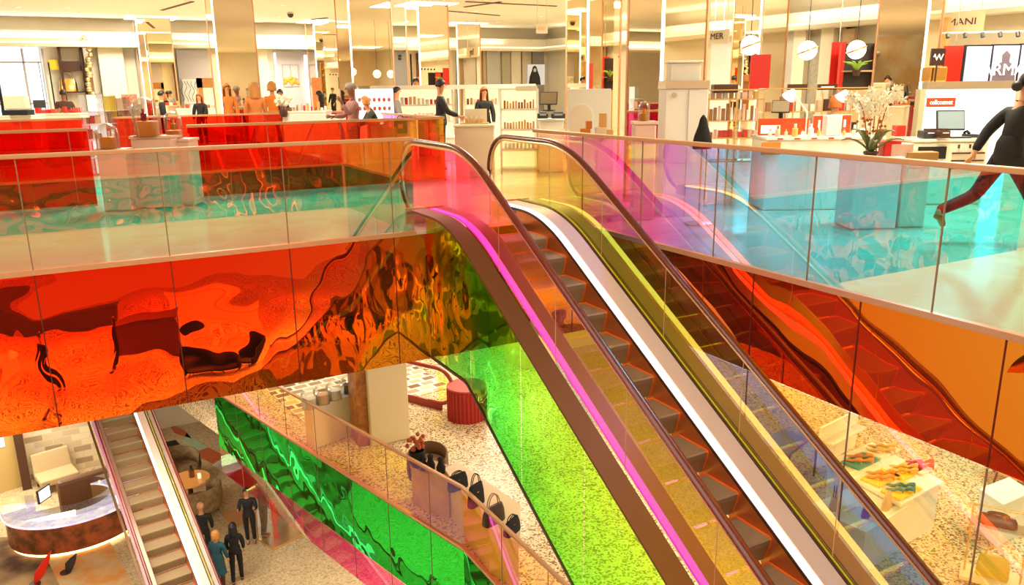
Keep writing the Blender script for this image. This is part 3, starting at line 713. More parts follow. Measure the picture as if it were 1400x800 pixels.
# curtain with folds in front of a bright window
a = AX(-30, 57, 1, YW-.1); c = AX(53, 57, 1, YW-.1)
n = 120; pts = [(a.x+(c.x-a.x)*i/n, YW-.1+.06*sin(i*.9), 0) for i in range(n+1)]
o = MB().ribbon(pts, (0, 0, a.z)).build('sheer_curtain', CURT, smooth=True); tag(o, 'white pleated sheer curtain across the big window at far left', 'curtain')
wn = tag(MB().b2((a.x-.5, YW+.1, .2), (c.x, YW+.16, 3.0)).build('window_1', GLOW), kind='structure')
root = empty('window_frame_grid', (a.x, YW-.25, 0), 0, 'dark thin grid frame standing before the white curtain', 'frame')
for u in (-20, 28, 56): p = AX(u, 60, 1, YW-.25); MB().b2((p.x-a.x-.03, 0, 0), (p.x-a.x+.03, .06, 3.0)).build('mullion', GREY, root)
for zz in (1.25, 2.55): MB().b2((0, 0, zz), (c.x-a.x, .05, zz+.05)).build('transom', GREY, root)
p = AX(0, 140, 1, YW-.5)
panel('black_screen', 'black upright panel right of the white curtain, wider of the two', 'panel', 52, 85, 63, 150, 1, YW-.3, BLACK, .1, 0)
panel('black_screen', 'slim black upright panel beside the brown display niche', 'panel', 67, 85, 75, 150, 1, YW-.3, BLACK, .1, 0)
panel('black_screen', 'dark blue black panel cut by the left picture edge', 'panel', -10, 80, 6, 150, 1, YW-.35, BLACK, .1, 0)
# niche boutique
def niche(name, label, u0, v0, u1, ax, val, back, frame, shelves, items):
    A = AX(u0, v0, ax, val); B = AX(u1, v0, ax, val); w = (B-A).length; h = A.z
    rz = 0 if ax == 1 else -pi/2
    r_ = empty(name, (A.x, A.y, 0), rz, label, 'display case')
    MB().b2((0, .4, 0), (w, .45, h)).build('back_panel', back, r_)
    MB().b2((0, 0, 0), (.08, .4, h)).b2((w-.08, 0, 0), (w, .4, h)).b2((0, 0, h-.1), (w, .4, h)).build('frame', frame, r_)
    for z in shelves: MB().b2((.08, .05, z), (w-.08, .4, z+.04)).build('shelf', frame, r_)
    return r_, w, h
niche('display_niche', 'brown framed boutique niche with dark boxes and a golden bag', 77, 60, 111, 1, YW-.25, mat('niche_back', (.55, .45, .30), .5), DARK, (.9, 1.6, 2.3), 0)
def goods(kind, label, u, v, d, w, h, dp, mt, group=None, rz=None, extra=None):
    """one small box-shaped item whose base centre is at sight line (u, v), d metres ahead"""
    p = at(u, v, d); o = MB().box((0, 0, h/2), (w, dp, h)).build(kind, mt, None, bevel=min(w, h)*.08); o.location = p; o.rotation_euler.z = YAWC if rz is None else rz
    return tag(o, label, kind.split('_')[-1], group)
# handbag builder
def handbag(label, loc, rz, w, h, mt, name='handbag', hmt=None, group=None, soft=.75, hh=.5):
    r_ = empty(name, loc, rz, label, 'bag', group); t = w*.38
    vs = []; n = 20; rows = [(0, .96, 1), (.08, 1, 1), (.6, .96, .8), (.95, .85, .35), (1, .8, .25)]
    for z, a, b in rows:
        for i in range(n):
            th = 2*pi*i/n; c_, s_ = cos(th), sin(th)
            vs.append((math.copysign(abs(c_)**.5, c_)*w/2*a, math.copysign(abs(s_)**.6, s_)*t/2*b, z*h))
    f = [(j*n+i, j*n+(i+1) % n, (j+1)*n+(i+1) % n, (j+1)*n+i) for j in range(len(rows)-1) for i in range(n)]+[tuple(range(n-1, -1, -1)), tuple(range(4*n, 5*n))]
    MB().add(vs, f).build('bag_body', mt, r_, smooth=True)
    for s_ in (-1, 1):
        MB().tube([(w*.27*cos(a), s_*t*.12, h*.97+h*hh*sin(a)) for a in [pi*k/12 for k in range(13)]], w*.022, 7).build('handle', hmt or mt, r_, smooth=True)
    MB().box((0, -t*.30, h*.62), (w*.12, .02, h*.08)).build('clasp', GOLD, r_)
    return r_
p = AX(94, 122, 1, YW-.1); handbag('golden handbag on the lit shelf of the brown boutique niche', (p.x, YW+.0, 1.64), 0, .55, .42, GOLD)
b_ = niche_ = AX(95, 90, 1, YW); o = MB().box((0, 0, .14), (.6, .26, .28)).build('gift_box', DARK); o.location = (b_.x, YW, 2.341); tag(o, 'dark brown flat box in the top of the brown niche', 'box')
o = MB().box((0, 0, .16), (.28, .26, .32)).build('gift_box', mat('yellow_paint', (.85, .60, .03), .4)); o.location = (b_.x-.45, YW, 2.341); tag(o, 'yellow box in the top left of the brown niche', 'box')
panel('mirror_pillar', 'grey mirror clad pillar with gilded relief near the beige pier', 'pillar', 111, 56, 130, 128, 1, YW-.4, mat('smoky_mirror', (.45, .40, .33), .08, 1), .3, 0)
r_ = empty('gilded_relief', AX(123, 100, 1, YW-.5), 0, 'gilded bubbly relief running down the smoky mirror pillar', 'ornament')
mb = MB()
for k in range(14): mb.ball((random.uniform(-.1, .1), 0, -1.0+k*.16), random.uniform(.07, .13), 10, 8)
mb.build('relief', mat('pale_gold', (.9, .8, .5), .15, 1), r_, smooth=True)
for (u0, v0, u1, nm) in ((131, 55, 178, 'broad cream wall pier right of the smoky mirror pillar'), (345, 62, 372, 'cream wall pier behind the two women in orange coats'), (455, 64, 480, 'cream wall pier hidden partly by the tall mirror column')):
    panel('wall_pier', nm, 'pier', u0, v0, u1, 150, 1, YW-.3, WALLM, .3, 0)
panel('grey_panel', 'pale grey wall panel just right of the broad cream pier', 'panel', 183, 66, 203, 150, 1, YW, GREY, .1, 0)
panel('grey_panel', 'wide pale grey wall panel above the white sketch poster', 'panel', 240, 68, 292, 150, 1, YW, mat('lilac_grey', (.62, .58, .60), .5), .1, 0)
panel('brown_panel', 'tall dark brown wall panel behind the light strip column', 'panel', 308, 70, 330, 125, 1, YW-.2, mat('rust_brown', (.16, .05, .015), .45, col2=(.10, .03, .01)), .28, 0)
panel('black_screen', 'slim black panel right of the tall brown wall panel', 'panel', 336, 72, 343, 130, 1, YW-.2, BLACK, .1, 0)
panel('grey_panel', 'pale grey storefront panel behind the wire display frame', 'panel', 375, 70, 425, 150, 1, YW, MATS['lilac_grey'], .1, 0)
panel('window_strip', 'bright slim window strip left of the wire display frame', 'window', 375, 72, 381, 122, 1, YW-.1, GLOW, .18, 0)
panel('window_strip', 'bright slim window strip right of the wire display frame', 'window', 416, 75, 424, 124, 1, YW-.1, GLOW, .18, 0)
# framed poster, wire frame, vanity arch
o = panel('sketch_poster', 'white poster with a thin line drawing beneath the grey panel', 'poster', 248, 108, 271, 142, 1, YW-.05, PWHITE, .06)
p0 = AX(260, 125, 1, YW-.14); q = MB()
for k in range(5): q.tube([(p0.x-.25+.12*k+.05*sin(t*1.3+k), YW-.055, p0.z-.35+.1*t) for t in range(8)], .008, 5)
q.build('line_drawing', DARKG, o); bpy.data.objects[-1] if False else None
A = AX(270, 104, 1, 27.5); B = AX(297, 104, 1, 27.5); w = B.x-A.x
r_ = empty('vanity_arch', (A.x, 27.5, 0), 0, 'brown framed vanity arch with glowing inside, behind the woman in black', 'display case')
MB().b2((0, 0, 0), (.12, .4, 2.0)).b2((w-.12, 0, 0), (w, .4, 2.0)).b2((0, 0, 1.7), (w, .4, 2.0)).build('frame', mat('copper_frame', (.5, .22, .06), .4), r_)
MB().b2((.12, .35, 0), (w-.12, .4, 1.7)).build('lit_back', GLOWW, r_)
A = AX(389, 88, 1, YW-.4); B = AX(413, 118, 1, YW-.4)
r_ = empty('wire_display_frame', (A.x, YW-.02, B.z), 0, 'thin wire display frame holding golden flowers on the grey storefront', 'frame')
w, h = B.x-A.x, A.z-B.z; mb = MB()
for x in (0, w*.5, w): mb.cyl((x, 0, 0), (x, 0, h), .015, n=6)
for z in (0, h*.35, h): mb.cyl((0, 0, z), (w, 0, z), .015, n=6)
mb.build('wire_frame', GREY, r_)
mb = MB()
for k in range(16): mb.ball((w*.5+random.uniform(-.25, .25), .02, h*.12+random.uniform(0, .25)), .07, 8, 6)
mb.build('golden_flower', mat('flower_gold', (.9, .45, .04), .6), r_, smooth=True)
o = panel('red_sign', 'upright orange red lit sign beside the distant mirror column', 'sign', 427, 106, 440, 132, 1, 27.0, mat('orange_sign', (.8, .12, .02), .5, emit=.25, ecol=(1, .25, .05)), .12, 0)
# right hand storefronts (plane x)
TANF = mat('storefront_frame', (.55, .38, .18), .4); GLZ = mat('storefront_glass', (.62, .58, .50), .12, spec=.8)
for k, (u0, v0, u1, mt_, lab) in enumerate(((536, 70, 561, GREY, 'grey storefront panel with two dark plaques'), (604, 66, 614, WALLM, 'slim cream pier right of the gold shelf'),
      (632, 64, 661, GLZ, 'glazed storefront bay under the hanging shop sign'), (665, 63, 684, GLZ, 'glazed storefront bay right of the hanging shop sign'),
      (686, 62, 697, mat('olive_panel', (.50, .46, .30), .4), 'narrow olive storefront panel'), (699, 61, 713, WALLM, 'cream pier left of the steel pillar'), (714, 60, 727, STEEL, 'brushed steel pillar beside the fashion poster'),
      (728, 58, 772, mat('poster_surround', (.35, .31, .28), .5), 'grey brown storefront around the fashion poster'),
      (973, 47, 1000, PWHITE, 'white framed storefront behind the brass shelf'), (1003, 40, 1050, GLZ, 'grey glass storefront behind the red banner'),
      (1056, 36, 1086, GLZ, 'grey glass storefront bay left of the second globe'), (1093, 33, 1123, mat('stone_panel', (.50, .45, .34), .5, col2=(.42, .37, .27), vscale=12), 'stone faced storefront bay behind the second globe'),
      (1131, 31, 1154, GLZ, 'glass storefront bay with a red edge'), (1158, 29, 1196, mat('grey_olive', (.55, .50, .36), .4), 'storefront bay behind the third globe'))):
    panel('storefront_bay', lab, 'storefront', u0, v0, min(u1, 744) if u0 < 745 else u1, 150, *((1, YW-.02) if u0 < 745 else (0, XW-.02)), mt_, .1, 0)
for k, (u, lab) in enumerate(((630, 'bronze post left of the hanging shop sign'), (663, 'bronze post right of the hanging shop sign'), (1052, 'tan post by the white stepped cabinet reflection'), (1090, 'cream post left of the second globe'), (1127, 'cream post right of the second globe'), (1156, 'tan post left of the third globe'))):
    w_ = 3 if k not in (3, 4) else 4
    panel('storefront_post', lab, 'post', u-w_, 40 if u > 900 else 64, u+w_, 150, *((1, YW-.22) if u < 745 else (0, XW-.22)), TANF if k in (0, 1, 2, 5) else WALLM, .2, 0)
# plaques and shop writing
for v in (77, 81): panel('wall_plaque', 'small dark plaque on the grey panel, %s of two' % ('upper' if v == 77 else 'lower'), 'plaque', 545, v-2, 549, v+1, 1, YW-.08, DARKG, .06)
def sign(name, label, s, u, v, d, w, h, board, ink, size, rz=-pi/2, sx=1, dz=0, hang=True):
    p = at(u, v, d); r_ = empty(name, p, rz, label, 'sign')
    if board: MB().box((0, .03, 0), (w, .04, h)).build('sign_board', board, r_)
    if s: text(s, size, ink, r_, (0, -.005, dz), name='lettering', sx=sx)
    if hang:
        for x in (-w*.4, w*.4): MB().cyl((x, .03, h/2), (x, .03, 4.0-p.z), .008, n=6).build('hanger', STEEL, r_)
    return r_
INK = mat('sign_ink', (.05, .015, .01), .5)
sign('hanging_sign', 'hanging tan shop sign with dark script letters between bronze posts', 'ys!', 645, 71, 29.5, .95, .32, mat('sign_tan', (.72, .50, .22), .5), INK, .32)
sign('shop_sign', 'dark MER lettering on the bulkhead above the white storefront', 'MER', 980, 50, 19.2, .75, .30, CREAM, INK, .20, sx=1.2)
sign('shop_sign', 'tan fascia board with dark MANI lettering at the top right', 'MANI', 1315, 30, 17.0, .85, .42, mat('sign_beige', (.70, .52, .28), .5), INK, .20, rz=-pi/2+.35, sx=1.15)
sign('exit_sign', 'small faint orange EXIT sign hanging from the ceiling', 'EXIT', 741, 39, 22, .32, .26, CREAM, mat('exit_orange', (.9, .25, .05), .5, emit=.6), .11, rz=YAWC)
sign('exit_sign', 'orange EXIT sign above the doorway right of the broad mirror column', 'EXIT', 984, 36, 22, .3, .25, CREAM, MATS['exit_orange'], .1, rz=YAWC)
# fashion poster
o = panel('fashion_poster', 'black and white poster of a long haired woman on a light ground', 'poster', 722, 88, 745, 116, 1, YW-.1, mat('poster_white', (.85, .86, .88), .4, emit=.3), .08)
p0 = AX(731, 116, 1, YW-.11); mb = MB()
mb.sweep([(-.42, 0), (-.36, .35), (-.2, .62), (-.12, .8), (0, .86), (.12, .8), (.2, .62), (.36, .35), (.42, 0)], (p0.x, p0.y, p0.z), (.72, 0, 0), (0, 0, .95), (0, -1, 0), .02)
mb.build('printed_figure', DARKG, o)
mb = MB().sweep([(-.06, 0), (-.07, .1), (0, .17), (.07, .1), (.06, 0)], (p0.x, p0.y-.02, p0.z+.55), (1, 0, 0), (0, 0, 1), (0, -1, 0), .01); mb.build('printed_face', PWHITE, o)
# red banners
for u0, u1, v0, v1, d, lab in ((1027, 1051, 75, 122, 15.5, 'red banner behind the first pendant globe'), (1139, 1151, 58, 120, 17.5, 'red panel left of the dark plant bay'), (1290, 1317, 63, 112, 15.5, 'bright red panel left of the video screens')):
    A = at(u0, v0, d); B = at(u1, v1, d); w = (B-A).to_2d().length
    o = MB().box((0, 0, 0), (w, .05, A.z-B.z)).build('red_banner', REDL); o.location = (A+B)/2; o.rotation_euler.z = YAWC-.1; tag(o, lab, 'banner'); MB().cyl((0, 0, (A.z-B.z)/2), (0, 0, 4.0-o.location.z), .01, n=6).build('hanging_rod', STEEL, o)
A = at(1152, 60, 17.0); B = at(1194, 122, 17.0); w = (B-A).to_2d().length; h = A.z-B.z
r_ = empty('plant_bay', ((A+B)/2-Vector((0, 0, h/2))), YAWC-.2, 'dark bay with red edges and a bright green plant, below the third globe', 'display case')
MB().box((0, .1, h/2), (w, .04, h)).build('back_panel', mat('bay_dark', (.03, .02, .015), .5), r_)
for s_ in (-1, 1): MB().box((s_*w/2, 0, h/2), (.08, .25, h)).build('side_panel', REDL, r_)
MB().b2((-w/2, -.12, -r_.location.z), (w/2, .12, -.01)).build('base_cabinet', TANF, r_)
MB().box((0, 0, h*.40), (w, .3, .03)).build('shelf', TANF, r_)
p = at(1171, 96, 16.7); r_ = empty('potted_succulent', p, 0, 'spiky bright green plant in the dark red edged bay', 'plant')
mb = MB()
for k in range(22):
    a = random.uniform(0, 2*pi); l = random.uniform(.15, .28); mb.tube([(0, 0, 0), (cos(a)*l*.5, sin(a)*l*.5, l*.6), (cos(a)*l*1.1, sin(a)*l*1.1, l*.7)], [.02, .018, .004], 6)
mb.build('leaves', mat('leaf_lime', (.35, .62, .08), .5), r_, smooth=True); MB().lathe([(.06, -.12), (.09, 0), (.08, 0)], n=16).build('pot', DARK, r_)
# video screens
SCR = mat('video_screen', (.70, .68, .88), .3, emit=.28, ecol=(.66, .62, .90))
def vscreen(label, u0, u1, v0, v1, d, fig=False):
    A = at(u0, v0, d); B = at(u1, v1, d); w = (B-A).to_2d().length; h = A.z-B.z
    r_ = empty('video_screen', (A+B)/2, YAWC, label, 'screen')
    MB().box((0, .03, 0), (w+.06, .05, h+.06)).build('bezel', BLACK, r_); MB().box((0, 0, 0), (w, .03, h)).build('display', SCR, r_)
    if fig:
        mb = MB().sweep([(-.22, -h/2), (-.20, -.1), (-.12, .0), (-.07, .03), (-.08, .16), (0, .24), (.08, .16), (.07, .03), (.12, 0), (.20, -.1), (.22, -h/2)], (0, -.017, 0), (1, 0, 0), (0, 0, 1), (0, -1, 0), .004)
        mb.build('shown_figure', mat('screen_figure', (.18, .14, .20), .5), r_)
    return r_
vscreen('lilac video wall screen showing white lettering, left one', 1320, 1352, 64, 111, 15.0)
s2 = vscreen('lilac video wall screen with a shaded figure behind white lettering', 1357, 1390, 63, 111, 15.0, True)
vscreen('lilac video wall screen cut by the right picture edge', 1395, 1430, 62, 111, 15.0)
text('ARMA', .30, GLOW, s2, (-.02, -.03, -.12), sx=1.0)
p = at(1355, 46, 14.6); r_ = empty('track_light_rail', p, YAWC-.15, 'ceiling track with small spotlights above the video screens', 'light')
MB().box((0, 0, .03), (1.7, .04, .03)).build('track', WHITE, r_)
for k in range(6): MB().cyl((-.75+.3*k, 0, .02), (-.75+.3*k, -.04, -.06), .035, n=10).build('spotlight', DARKG, r_)
# tan unit and reflected shop corner right of the column
o = panel('wood_wall_panel', 'tan slatted wall panel between the orchid column and the red panel', 'panel', 1264, 26, 1285, 130, 0, 16.8, TAN, .1, 0)
A = at(1282, 78, 13.6)
r_ = empty('menu_board', A, YAWC, 'dark board with a loose white script drawing beside the red panel', 'sign')
MB().box((0, 0, 0), (.24, .04, .28)).build('board', DARK, r_); MB().cyl((0, 0, -.14), (0, 0, -A.z), .015, n=8).build('post', DARK, r_)
MB().tube([(-.08+.018*t, -.026, .05*sin(t*1.6)) for t in range(10)], .008, 6).build('script', GLOW, r_)
goods('basket_display', 'golden basket display below the dark script board', 1276, 112, 13.9, .3, .25, .3, GOLD)

# ------------------------------------------------------------------ ceiling fittings
q = None; spots = [(12, 18), (20, 18), (92, 11), (103, 22), (112, 17), (65, 30), (78, 33), (95, 30), (122, 31), (134, 32), (148, 32), (24, 10), (345, 5), (386, 7), (480, 5), (380, 22), (355, 30), (650, 15), (680, 30), (520, 28), (740, 22), (700, 42), (1010, 25), (1160, 12), (1100, 18), (308, 23), (560, 55), (667, 48), (610, 55), (1375, 14)]
DISC = mat('downlight', (1, 1, 1), .5, emit=3, ecol=(1, .96, .85))
for i, (u, v) in enumerate(spots):
    g = G(u, v, 3.985)
    if g.y > YF or g.x > XF: continue
    if q is None:
        q = empty('ceiling_downlight', g, 0, 'small round recessed downlight in the cream ceiling', 'light', 'recessed downlights in the upper ceiling')
        MB().lathe([(.07, -.01), (.10, 0), (.10, .012)], n=20).build('trim_ring', WHITE, q); MB().cyl((0, 0, .0), (0, 0, .01), .07, n=20).build('lamp', DISC, q)
    else: dup(q, loc=g)
SLOT = mat('vent_slot', (.10, .03, .01), .6)
for u0, v0, u1, v1, lab in ((225, 13, 268, 1, 'long dark ceiling slot near the light strip column'), (512, 2, 532, 0, 'short dark ceiling slot at the top centre'), (505, 16, 532, 12, 'dark ceiling slot seen over the beanie wearer'),
                       (162, 32, 183, 26, 'dark ceiling slot left of the small distant column'), (367, 37, 393, 33, 'thin ceiling slot right of the light strip column'), (424, 27, 450, 24, 'thin ceiling slot by the red sign column'),
                       (640, 9, 690, 2, 'long slot rising at the top of the middle ceiling'), (612, 15, 690, 22, 'thin ceiling slot under the middle ceiling lights'), (650, 3, 772, 9, 'long slot left of the cash desk column')):
    A = G(u0, v0, 3.99); B = G(u1, v1, 3.99); d = B-A; L_ = d.length; o = MB()
    nn = 1
    for k in range(nn):
        o.box(((k+.4)*L_/nn-L_/2, 0, 0), (L_/nn*(.6 if nn > 1 else 1), .10, .02))
    o = o.build('ceiling_vent', SLOT); o.location = (A+B)/2; o.rotation_euler.z = math.atan2(d.y, d.x); tag(o, lab, 'vent')
# pendant globes
GLOBE = mat('opal_globe', (1, .98, .9), .3, emit=1.5, ecol=(1, .96, .82))
def globe(label, u, v, d, r):
    p = at(u, v, d); r_ = empty('pendant_globe_lamp', p, .4, label, 'lamp')
    MB().ball((0, 0, 0), r, 28, 18).build('globe', GLOBE, r_, smooth=True)
    pts = [(r*1.04*cos(a), r*.15*cos(a), r*1.04*sin(a)) for a in [2*pi*k/36 for k in range(36)]]
    M = Matrix.Rotation(R(72), 3, 'X'); MB().tube([M @ Vector(t) for t in pts], r*.09, 8, closed=True).build('ring', GOLD, r_, smooth=True)
    MB().cyl((0, 0, r), (0, 0, 4.0-p.z), .006, n=6).build('cord', DARKG, r_)
    return r_
globe('first pendant globe lamp, left of the three in front of the red banner', 1026, 62, 12.0, .145)
globe('middle pendant globe lamp in front of the stone faced bay', 1104, 69, 12.3, .145)
globe('right pendant globe lamp above the bright green plant', 1171, 68, 12.3, .142)
globe('small globe standing in for a lamp mirrored between the two mirror columns', 815, 81, 19, .19)  # mirror image of a globe, added as a solid lamp
globe('small globe standing in for a lamp mirrored at the orchid column', 1250, 95, 17, .11)  # another mirrored globe, added as a solid one
# round ceiling sensors
for u, v, lab in ((397, 19, 'small dark dome camera on the ceiling left of the red sign column'), (567, 29, 'small dark dome camera on the ceiling above the lit shelves')):
    g = G(u, v, 3.95); r_ = empty('dome_camera', g, 0, lab, 'camera'); MB().ball((0, 0, -.02), .10, 14, 8).build('dome', DARKG, r_, smooth=True); MB().cyl((0, 0, 0), (0, 0, .04), .12, n=16).build('base', STEEL, r_)

# ------------------------------------------------------------------ counters and shelving
def counter(name, label, u0, u1, vt, d, depth=.6, mt=WHITE, z0=0, rz=None, topm=None, cat='counter', bev=.02):
    A = at(u0, vt, d); B = at(u1, vt, d); w = (B-A).to_2d().length; h = (A.z+B.z)/2-z0; rz = YAWC if rz is None else rz
    c = (A+B)/2; r_ = empty(name, (c.x, c.y, z0), rz, label, cat)
    MB().box((0, depth/2, (h-.04)/2), (w-.03, depth-.03, h-.04)).build('body', mt, r_, bevel=bev)
    MB().box((0, depth/2, h-.02), (w, depth, .04)).build('worktop', topm or mt, r_, bevel=.008)
    return r_, w, h
def shelves(label, u0, u1, vt, d, n, depth=.4, back=GLOWW, mt=WHITE, name='shelving_unit', z0=0):
    A = at(u0, vt, d); B = at(u1, vt, d); w = (B-A).to_2d().length; h = A.z-z0; c = (A+B)/2
    r_ = empty(name, (c.x, c.y, z0), YAWC, label, 'shelf')
    MB().box((0, depth, h/2), (w, .04, h)).build('back_panel', back, r_)
    for s_ in (-1, 1): MB().box((s_*w/2, depth/2, h/2), (.04, depth, h)).build('side_panel', mt, r_)
    zs = [h*k/n for k in range(n+1)]
    for z in zs: MB().box((0, depth/2, max(z, .02)), (w, depth, .04)).build('shelf_board', mt, r_)
    return r_, w, h, zs, c
ORD = 'first second third fourth fifth sixth seventh eighth ninth tenth eleventh twelfth thirteenth fourteenth fifteenth'.split()
BOXES = [mat('box_gold', (.75, .42, .10), .4), mat('box_white', (.92, .86, .74), .4), mat('box_red', (.70, .06, .03), .4), mat('box_peach', (.88, .55, .35), .4), mat('box_brown', (.35, .16, .05), .5)]
def row(parent, w, z, depth, label, group, mats, n, hs=(.10, .22), kind='product_box', xoff=0, cat='box', wf=.7):
    """a row of separate boxed products on a shelf; parent gives the frame of reference only"""
    M = Matrix.Translation(parent.location) @ Matrix.Rotation(parent.rotation_euler.z, 4, 'Z')
    for k in range(n):
        x = -w/2+w*(k+.5)/n; h = random.uniform(*hs); bw = w/n*random.uniform(wf-.15, wf+.15)
        key = ('rb', kind)
        if key not in PROTO:
            me = MB().box((0, 0, .5), (1, 1, 1)); o = me.build(kind, mats[0], None); PROTO[key] = o.data; bpy.data.objects.remove(o)
        o = bpy.data.objects.new(kind, PROTO[key].copy()); o.data.materials.clear(); o.data.materials.append(random.choice(mats))
        COL.objects.link(o); o.location = M @ Vector((x+xoff, depth*.4, z+.021)); o.rotation_euler.z = parent.rotation_euler.z+random.uniform(-.05, .05); o.scale = (bw, min(.14, bw*1.2), h)
        tag(o, label+', '+ORD[k]+' from the left', cat, group)
PROTO = {}
def bottle(label, loc, h, mt, capm, group=None, r=None):
    r_ = empty('cosmetic_bottle', loc, 0, label, 'bottle', group); r = r or h*.22
    MB().lathe([(r, 0), (r*1.05, .01), (r*1.05, h*.62), (r*.4, h*.72), (r*.4, h*.76)], n=16).build('flask', mt, r_, smooth=True)
    MB().lathe([(r*.5, h*.74), (r*.5, h), (1e-4, h)], n=14).build('cap', capm, r_); return r_
# lit wall shelves behind the man in black
r_, w, h, zs, c = shelves('long lit cream shelving unit behind the man in the black jacket', 541, 618, 121, 19.2, 4)
row(r_, w*.9, zs[3], .4, 'boxed product, upper lit shelf left of the man in black', 'boxes on the left lit shelves', BOXES[1:4], 12)
row(r_, w*.9, zs[2], .4, 'boxed product, lower lit shelf left of the man in black', 'boxes on the left lower lit shelf', BOXES, 12)
r_, w, h, zs, c = shelves('lit cream shelving unit behind the auburn haired woman', 634, 682, 121, 19.0, 4)
row(r_, w*.9, zs[3], .4, 'boxed product, upper shelf around the auburn haired woman', 'boxes behind the auburn haired woman', BOXES, 9)
row(r_, w*.9, zs[2], .4, 'boxed product, lower shelf around the auburn haired woman', 'lower boxes behind the auburn haired woman', BOXES, 9)
r_, w, h, zs, c = shelves('lit cream shelving unit with brown gold boxes left of the cash desk', 684, 735, 122, 15.6, 4)
row(r_, w*.86, zs[3], .4, 'brown gold box on the upper shelf left of the cash desk', 'upper boxes left of the cash desk', [BOXES[0], BOXES[4], BOXES[3]], 11, (.10, .18))
row(r_, w*.86, zs[2], .4, 'brown gold box on the lower shelf left of the cash desk', 'lower boxes left of the cash desk', [BOXES[0], BOXES[3]], 11, (.10, .18))
row(r_, w*.86, zs[1], .4, 'pale box on the lowest shelf left of the cash desk', 'lowest boxes left of the cash desk', [BOXES[1], BOXES[3]], 8, (.10, .18))
sign('shelf_sign', 'pale name plate on top of the shelves left of the cash desk', '', 720, 121, 15.5, .42, .10, mat('plate', (.80, .74, .60), .4), INK, .07, rz=YAWC, hang=False)
MB_ = MB().box((0, 0, 0), (3.9, .45, .1)); o = MB_.build('shelf_canopy', mat('canopy_grey', (.62, .55, .42), .4)); g = at(620, 119, 18.9); o.location = g; o.rotation_euler.z = YAWC; tag(o, 'long pale canopy running over the lit shelves', 'canopy')
# gold lit shelf far behind
r_, w, h, zs, c = shelves('golden shelving full of small bottles beside the distant column', 579, 601, 70, 26.0, 9, back=mat('gold_back', (.85, .55, .12), .3, .6), mt=GOLD)
for q_, z in enumerate(zs[3:9]): row(r_, w*.9, z, .4, 'tiny product on the golden shelving, %s shelf up' % ORD[q_+3], 'products on the golden shelving', [BOXES[0], BOXES[1]], 6, (.08, .2))
# cash desk between shelves and mirror column
def terminal(label, u, v, d, rz, w=.36, scr=None):
    p = at(u, v, d); r_ = empty('cash_terminal', p, rz, label, 'terminal')
    M = Matrix.Rotation(R(-14), 4, 'X')
    b = MB(); b.T = Matrix.Translation((0, 0, .24)) @ M; b.box((0, .012, 0), (w, .03, w*.72)); b.build('screen_frame', DARKG, r_, bevel=.006)
    b = MB(); b.T = Matrix.Translation((0, 0, .24)) @ M; b.box((0, -.006, 0), (w*.92, .006, w*.62)); b.build('screen', scr or mat('till_screen', (.22, .28, .28), .2, emit=.18, ecol=(.6, .75, .8)), r_)
    MB().cyl((0, .05, .02), (0, .03, .2), .03, n=12).box((0, .05, .012), (.2, .18, .024)).build('stand', DARKG, r_)
    return r_
counter('cash_desk', 'white cash desk with dark drawer slots left of the mirror column', 736, 772, 163, 15.2)
terminal('cash terminal with tilted screen on the white cash desk', 750, 152, 15.2, YAWC-.3, .34, mat('dim_screen', (.35, .28, .16), .3))
def printer(label, u, v, d, mt=DARKG, w=.2):
    p = at(u, v, d); r_ = empty('receipt_printer', p, YAWC, label, 'printer')
    MB().box((0, 0, .05), (w, .2, .10)).build('case', mt, r_, bevel=.015); MB().box((0, -.03, .11), (w*.7, .08, .03)).build('lid', DARK, r_, bevel=.006)
    MB().box((0, -.101, .07), (w*.6, .004, .012)).build('paper_slot', PWHITE, r_); return r_
printer('black receipt printer left on the white cash desk', 742, 162, 15.0); printer('black card machine right on the white cash desk', 763, 162, 15.0, w=.26)
# white arch display
A = at(777, 122, 13.2); B = at(838, 122, 13.2); w = (B-A).to_2d().length; c = (A+B)/2; h = A.z
r_ = empty('arch_display', (c.x, c.y, 0), YAWC, 'white display wall with a rounded arch niche and orange boxes', 'display case')
MB().box((0, .25, h/2), (w, .06, h)).build('back_panel', WHITE, r_, bevel=.01)
MB().box((0, 0, .415), (w, .5, .83)).build('plinth', WHITE, r_, bevel=.01)
pr = [(-.19, 0)]+[(-.19*cos(a), .30+.19*sin(a)) for a in [pi*k/14 for k in range(15)]]+[(.19, 0)]
MB().sweep([(x*1.15, z*1.05) for x, z in pr], (-.14, .21, .83), (1, 0, 0), (0, 0, 1), (0, -1, 0), .02).build('arch_frame', PWHITE, r_)
MB().sweep(pr, (-.14, .19, .83), (1, 0, 0), (0, 0, 1), (0, -1, 0), .015).build('arch_niche', mat('arch_inside', (.90, .76, .55), .5), r_)
for k, (u, v, w_, h_, mt_) in enumerate(((800, 187, .16, .12, ORANGE), (805, 178, .10, .12, ORANGE), (822, 187, .2, .14, mat('peach_box', (.92, .72, .45), .4)), (824, 176, .12, .22, mat('amber_box', (.85, .42, .12), .4)), (833, 187, .12, .10, MATS['amber_box']))):
    goods('gift_box', ('orange cube low in front of the arch niche', 'smaller orange cube stacked on the lower one', 'wide peach box right of the arch niche', 'tall amber box with white blossom right of the arch', 'small amber box at the right end of the arch display')[k], u, v, 13.08, w_, h_, .12, mt_).location.z = (.83, .95, .83, .97, .83)[k]
